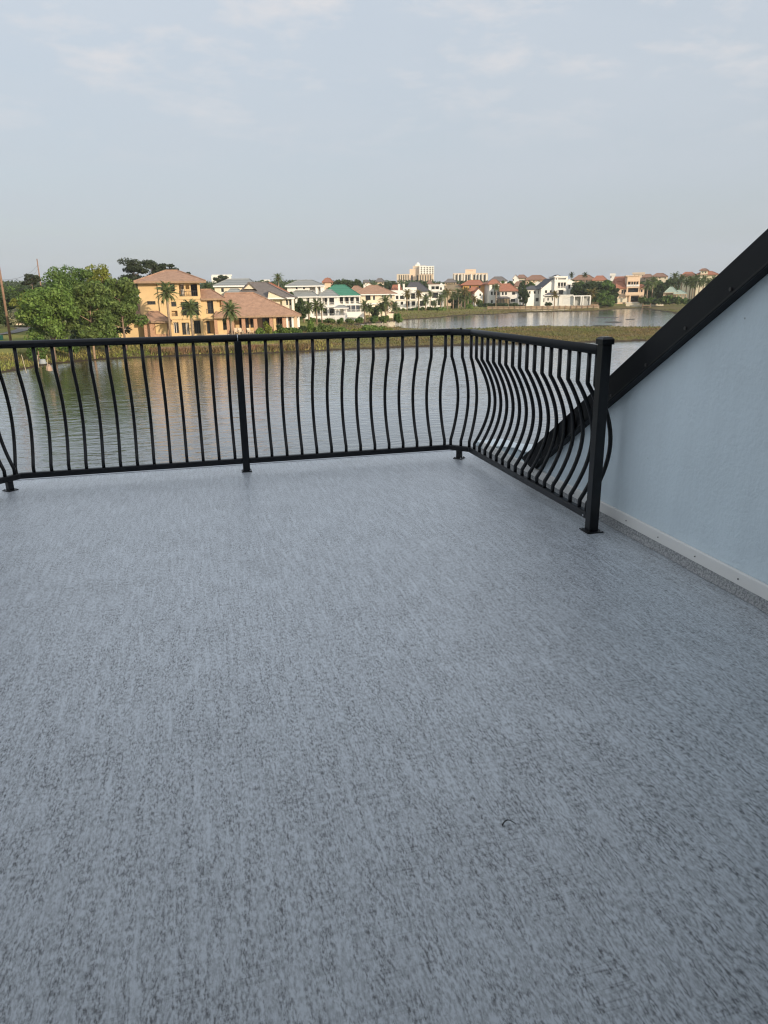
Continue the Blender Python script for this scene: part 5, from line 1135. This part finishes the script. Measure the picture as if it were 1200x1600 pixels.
palm('yellowed palm beside the pergola', 923.5, 452, 478, 312, 15, L_PALMY, 53)
for i, (x, t, b, w, m) in enumerate(((1026, 440, 471, 24, L_DARK), (1013, 442, 471, 22, L_DARK), (1036, 446, 468, 16, L_DARK), (1003, 444, 462, 12, L_MID), (1020, 436, 462, 22, L_OLIVE), (1044, 438, 462, 22, L_DARK))):
    tree('shore_tree', ('dark rounded tree left of the gazebo', 'dark tree just right of the peach house', 'small dark tree touching the gazebo roof', 'tree at the right shoulder of the peach house', 'olive tree behind the rounded tree by the gazebo', 'dark tree behind the gazebo')[i], x, t, b, w, 350, m, 'broad', 140+i, dens=1.4, low=.05, group='trees around the gazebo')
for i, (x, t, b, c, D) in enumerate(((1010, 440, 470, 15, 336), (1018, 434, 470, 13, 345), (1052, 427, 462, 13, 365), (1046, 435, 462, 12, 360), (1058, 436, 462, 12, 362), (1063, 430, 463, 13, 358), (1071, 436, 464, 12, 355), (1077, 433, 465, 14, 352), (1085, 430, 464, 13, 358), (1091, 437, 465, 12, 350), (1097, 432, 465, 13, 356), (1104, 437, 465, 12, 352), (1081, 440, 465, 12, 350), (1112, 434, 465, 13, 356))):
    palm(('leaning palm right of the peach house', 'taller palm right of the peach house', 'tallest palm behind the gazebo', 'palm left of the tallest behind the gazebo', 'palm right of the tallest behind the gazebo', 'high palm over the lower gazebo roof', 'palm at the right end of the gazebo', 'bushy palm right of the gazebo', 'tall palm in front of the cream house', 'shorter palm in front of the cream house', 'palm before the small square roof tower', 'palm partly behind our black roof edge', 'lowest palm right of the gazebo', 'palm hidden farthest behind our black roof edge')[i], x, t, b, D, c, L_PALM, 60+i, group='tall palms right of the peach house')
for i, x in enumerate((1004, 1014, 1024, 1034, 1042, 1050, 1060, 1070, 1080)):
    tree('bank_bush', ('olive scrub bush on the bank left of the dock', 'green scrub bush on the bank right above the dock', 'dark scrub bush between the dock and the gazebo', 'olive scrub bush just left of the gazebo', 'taller green scrub bush at the gazebo corner', 'taller dark scrub bush in front of the gazebo', 'olive scrub bush before the lower gazebo roof', 'green scrub bush right of the gazebo', 'dark scrub bush nearest our black roof edge on the bank')[i], x, 463+(i % 3)*2-(4 if i in (4, 5) else 0), 475, 15, 332-(x > 1030)*6, (L_OLIVE, L_MID, L_DARK)[i % 3], 'shrub', 160+i, cat='bush', dens=.9, group='scrub on the far right bank')
for i, (x, t, w, m) in enumerate(((787, 437, 14, L_MID), (797, 436, 12, L_DARK), (815, 437, 12, L_DARK), (829, 440, 14, L_MID), (851, 438, 12, L_DARK), (892, 437, 14, L_DARK), (905, 439, 14, L_MID), (934, 436, 14, L_DARK), (949, 435, 14, L_MID), (968, 434, 12, L_DARK), (1012, 436, 16, L_DARK), (1030, 435, 16, L_MID), (1048, 434, 14, L_DARK), (758, 441, 10, L_DARK))):
    tree('skyline_tree', ('green tree left of the white skyline gable', 'dark tree at the left foot of the white skyline gable', 'dark tree right under the white skyline gable', 'green tree between the brown roofs above the side wing', 'dark tree left of the white modern tower', 'dark tree right of the white modern house', 'green tree under the broad brown skyline roof', 'dark tree between the brown and the red skyline roofs', 'green tree right of the red skyline roof', 'dark tree left of the peach tower on the skyline', 'dark tree right of the peach tower on the skyline', 'green tree under the red brown roof by the gazebo palms', 'dark tree behind the tallest gazebo palm', 'dark tree right behind the orange house')[i], x, t, 456, w, 385, m, 'broad', 210+i, dens=.9, low=.05, group='trees between the far roofs')
for i, x in enumerate((892, 913)):
    palm(('small dark palm rising over the left end of the broad brown roof', 'small dark palm rising over the right part of the broad brown roof')[i], x, 426.5, 450, 392, 8, L_DARK, 90+i, group='palms over the broad brown roof')
# far wooded skyline: reads as one mass behind everything
r = np.random.RandomState(77); cl = []
for k in range(330):
    px = r.uniform(-60, 1300); D = r.uniform(480, 700); p = at(px, 452, D); topz = at(px, 437.5+r.uniform(-1.2, 3), D)[2]; z0 = p[2]-3
    w = r.uniform(5, 9); cl.append((p[0], p[1], (topz+z0)/2, w, w, max(1.5, (topz-z0)/2)))
V, Fq = leaf_quads(cl, 170, 1.15, r); o = np_mesh('distant_woods', V, Fq, L_DARK); tag(o, 'low line of far off woods along the horizon behind the houses', 'woods', kind='stuff')
# ------------------------------------------------------------------ poles, wires and small things on the left bank
def pole(px, base, top, D, r, label, arms=True):
    D = far(D); b = at(px, base, D); tz = at(px, top, D)[2]; t = thing('utility_pole', label, 'utility pole', b, -math.atan2(b[0], b[1])+.4)
    MB().tube([(0, 0, -1.5), (0, 0, tz-b[2])], r*1.25, 10, r2=r*.8).build('shaft', POLEW, t, smooth=True)
    if arms:
        H = tz-b[2]; MB().box(-1.1, 1.1, -.13-r, -r, H-.9, H-.75).build('cross_arm', POLEW, t)
        for x in (-1, -.5, .5, 1): MB().tube([(x, -.07-r, H-.75), (x, -.07-r, H-.55)], .05, 6).build('insulator', plain('grey insulator', (.3, .3, .32)), t)
        MB().box(-.25, .25, -r-.2, -r*.9, H*.62, H*.62+.12).build('bracket', IRON, t)
    return t, b, tz
p1 = pole(17, 534, 290, 124, .17, 'brown wooden utility pole rising out of the left edge of the view')
p2 = pole(71.5, 500, 404.5, 215, .18, 'second pale utility pole standing behind the trees on the left', False)
wires = thing('power_line', 'thin sagging overhead wires between the two utility poles', 'power line', (p1[1][0], p1[1][1], p1[1][2]))
wm = plain('dark wire', (.05, .05, .05))
for k, (za, zb) in enumerate(((at(12, 437, far(124))[2], at(71, 414, far(215))[2]), (at(12, 441, far(124))[2], at(71, 419, far(215))[2]), (at(12, 450, far(124))[2], at(71, 426, far(215))[2]))):
    a = np.array((*p1[1][:2], za)); c = np.array((*p2[1][:2], zb)); pts = []
    for t in np.linspace(0, 1, 17):
        q = a+(c-a)*t; q[2] -= 1.8*4*t*(1-t)*(.6+.25*k); pts.append(q-p1[1])
    MB().tube(pts, .025, 4).build('wire', wm, wires)
# driveway on the lawn
mb = MB(); c1 = [on_z(x, y, WZ+2.2) for x, y in ((-40, 524), (10, 520), (32, 515), (40, 511), (30, 508))]
for i, p in enumerate(c1):
    d = (c1[min(i+1, 4)]-c1[max(i-1, 0)])[:2]; d /= np.linalg.norm(d); nn = np.array((-d[1], d[0]))*1.7
    for sg in (1, -1):
        q = p[:2]+nn*sg; mb.v.append((q[0], q[1], ground_z(*q)+.10))
mb.f += [(2*i, 2*i+1, 2*i+3, 2*i+2) for i in range(4)]
struct(mb.build('driveway', plain('grey asphalt drive', (.19, .18, .17), rough=.9)))
def at_ground(px, py):
    z = WZ+1
    for _ in range(12):
        p = on_z(px, py, z); z = ground_z(p[0], p[1])
    return on_z(px, py, z)
c = at_ground(1, 531); t = thing('utility_box', 'small green utility cabinet on the lawn at the left edge', 'utility box', c)
gm = plain('green painted steel', (.03, .20, .13), rough=.5); MB().box(-.4, .4, -.35, .35, -.2, .7).build('cabinet', gm, t, bevel=.04); MB().box(-.44, .44, -.39, .39, .701, .76).build('lid', gm, t)
for i, (px, py, lean_, h_) in enumerate(((40.5, 577, -.22, 1.55), (60, 569, .02, 1.0), (74, 566, .03, .8))):
    c = at_ground(px, py); o = MB().tube([(0, 0, -.4), (lean_, 0, h_)], .03, 6).build('stake', plain('pale stake', (.45, .38, .26)), loc=c)
    tag(o, ('leaning pale stake at the water edge on the left', 'thin upright stake left of the grey tub', 'short stake right of the grey tub')[i], 'stake')
c = at_ground(67, 567); t = thing('tub', 'grey upturned tub between two stakes on the bank', 'tub', c)
MB().tube([(0, 0, -.1), (0, 0, .4)], .38, 12, r2=.3).build('body', plain('grey plastic', (.28, .30, .31)), t); MB().tube([(0, 0, -.05), (0, 0, .05)], .42, 12).build('rim', plain('grey plastic', (.28, .30, .31)), t)
c = at_ground(76, 575); rr = random.Random(4); mb = MB()
mb.tube([(0, 0, -.3), (.03, 0, .1), (.02, 0, .32), (0, 0, .36)], .30, 9, r2=.13); mb.v = [(x+rr.uniform(-.07, .07), y+rr.uniform(-.07, .07), z+rr.uniform(-.05, .05)) for x, y, z in mb.v]
tag(mb.build('boulder', plain('pinkish stone', (.36, .26, .19), rough=.95, var=.25, scale=2), loc=c), 'pinkish boulder at the water edge below the trees', 'boulder')
# garden furniture
def garden_chair(px, py, D, mat, label, rz=.2, group=None):
    p = at(px, py, far(D)) if D else at_ground(px, py); p[2] = max(p[2], ground_z(p[0], p[1])); t = thing('garden_chair', label, 'chair', p, rz, group)
    MB().box(-.36, .36, -.35, .3, .34, .40).build('seat', mat, t)
    mb = MB(); mb.add([(-.36, .26, .38), (.36, .26, .38), (.34, .52, 1.05), (-.34, .52, 1.05), (-.36, .32, .36), (.36, .32, .36), (.34, .58, 1.04), (-.34, .58, 1.04)], [(0,1,2,3), (7,6,5,4), (0,4,5,1), (1,5,6,2), (2,6,7,3), (3,7,4,0)]); mb.build('backrest', mat, t)
    for sx in (-1, 1):
        MB().box(sx*.40-.06, sx*.40+.06, -.42, .34, .58, .63).build('armrest', mat, t)
        for y in (-.36, .24): MB().box(sx*.40-.04, sx*.40+.04, y-.04, y+.04, 0, .58).build('leg', mat, t)
BLUEP = plain('light blue paint', (.14, .42, .58), rough=.5)
garden_chair(257, 538.5, 0, BLUEP, 'light blue garden chair at the left of the pair below the ochre house', .5, 'blue chairs on the terrace')
garden_chair(265.5, 538, 0, BLUEP, 'light blue garden chair at the right of the pair below the ochre house', -.2, 'blue chairs on the terrace')
for i, (px, lab) in enumerate(((370, 'pale cushioned patio chair on the left of the porch'), (376.5, 'pale cushioned patio chair next to the dark doorway of the porch'), (391, 'pale patio chair at the right of the porch'))):
    garden_chair(px, 522, 126, TAN, lab, .3*i, 'patio chairs on the porch')
p = at_ground(184, 549.5); p[2] = ground_z(p[0], p[1]); t = thing('picnic_table', 'dark weathered picnic table under the pines by the water', 'table', p, .3)
MB().box(-1.0, 1.0, -.4, .4, .70, .76).build('tabletop', WOOD, t)
for y in (-.72, .72): MB().box(-1.0, 1.0, y-.13, y+.13, .42, .47).build('bench', WOOD, t)
for x in (-.75, .75): MB().box(x-.05, x+.05, -.7, .7, .36, .419).build('cross_bar', WOOD, t); MB().box(x-.049, x+.049, -.25, -.15, 0, .699).build('leg', WOOD, t); MB().box(x-.049, x+.049, .15, .25, 0, .699).build('leg', WOOD, t)

# ------------------------------------------------------------------ thin evening haze over the lake
HAZE = 0.00014
mb = MB(); mb.box(-1420, 1420, -400, 1420, WZ-3.5, 56)
o = mb.build('haze', None); o['kind'] = 'stuff'; o['label'] = 'thin pale evening haze over the lake and the houses'
hm = bpy.data.materials.new('haze'); hm.use_nodes = True; nt = hm.node_tree; nt.nodes.clear()
pv = nd(nt, 'ShaderNodeVolumePrincipled'); pv.inputs['Density'].default_value = HAZE; pv.inputs['Color'].default_value = (.92, .97, 1.0, 1); pv.inputs['Anisotropy'].default_value = 0.0
nt.links.new(pv.outputs[0], nd(nt, 'ShaderNodeOutputMaterial').inputs['Volume']); o.data.materials.append(hm)
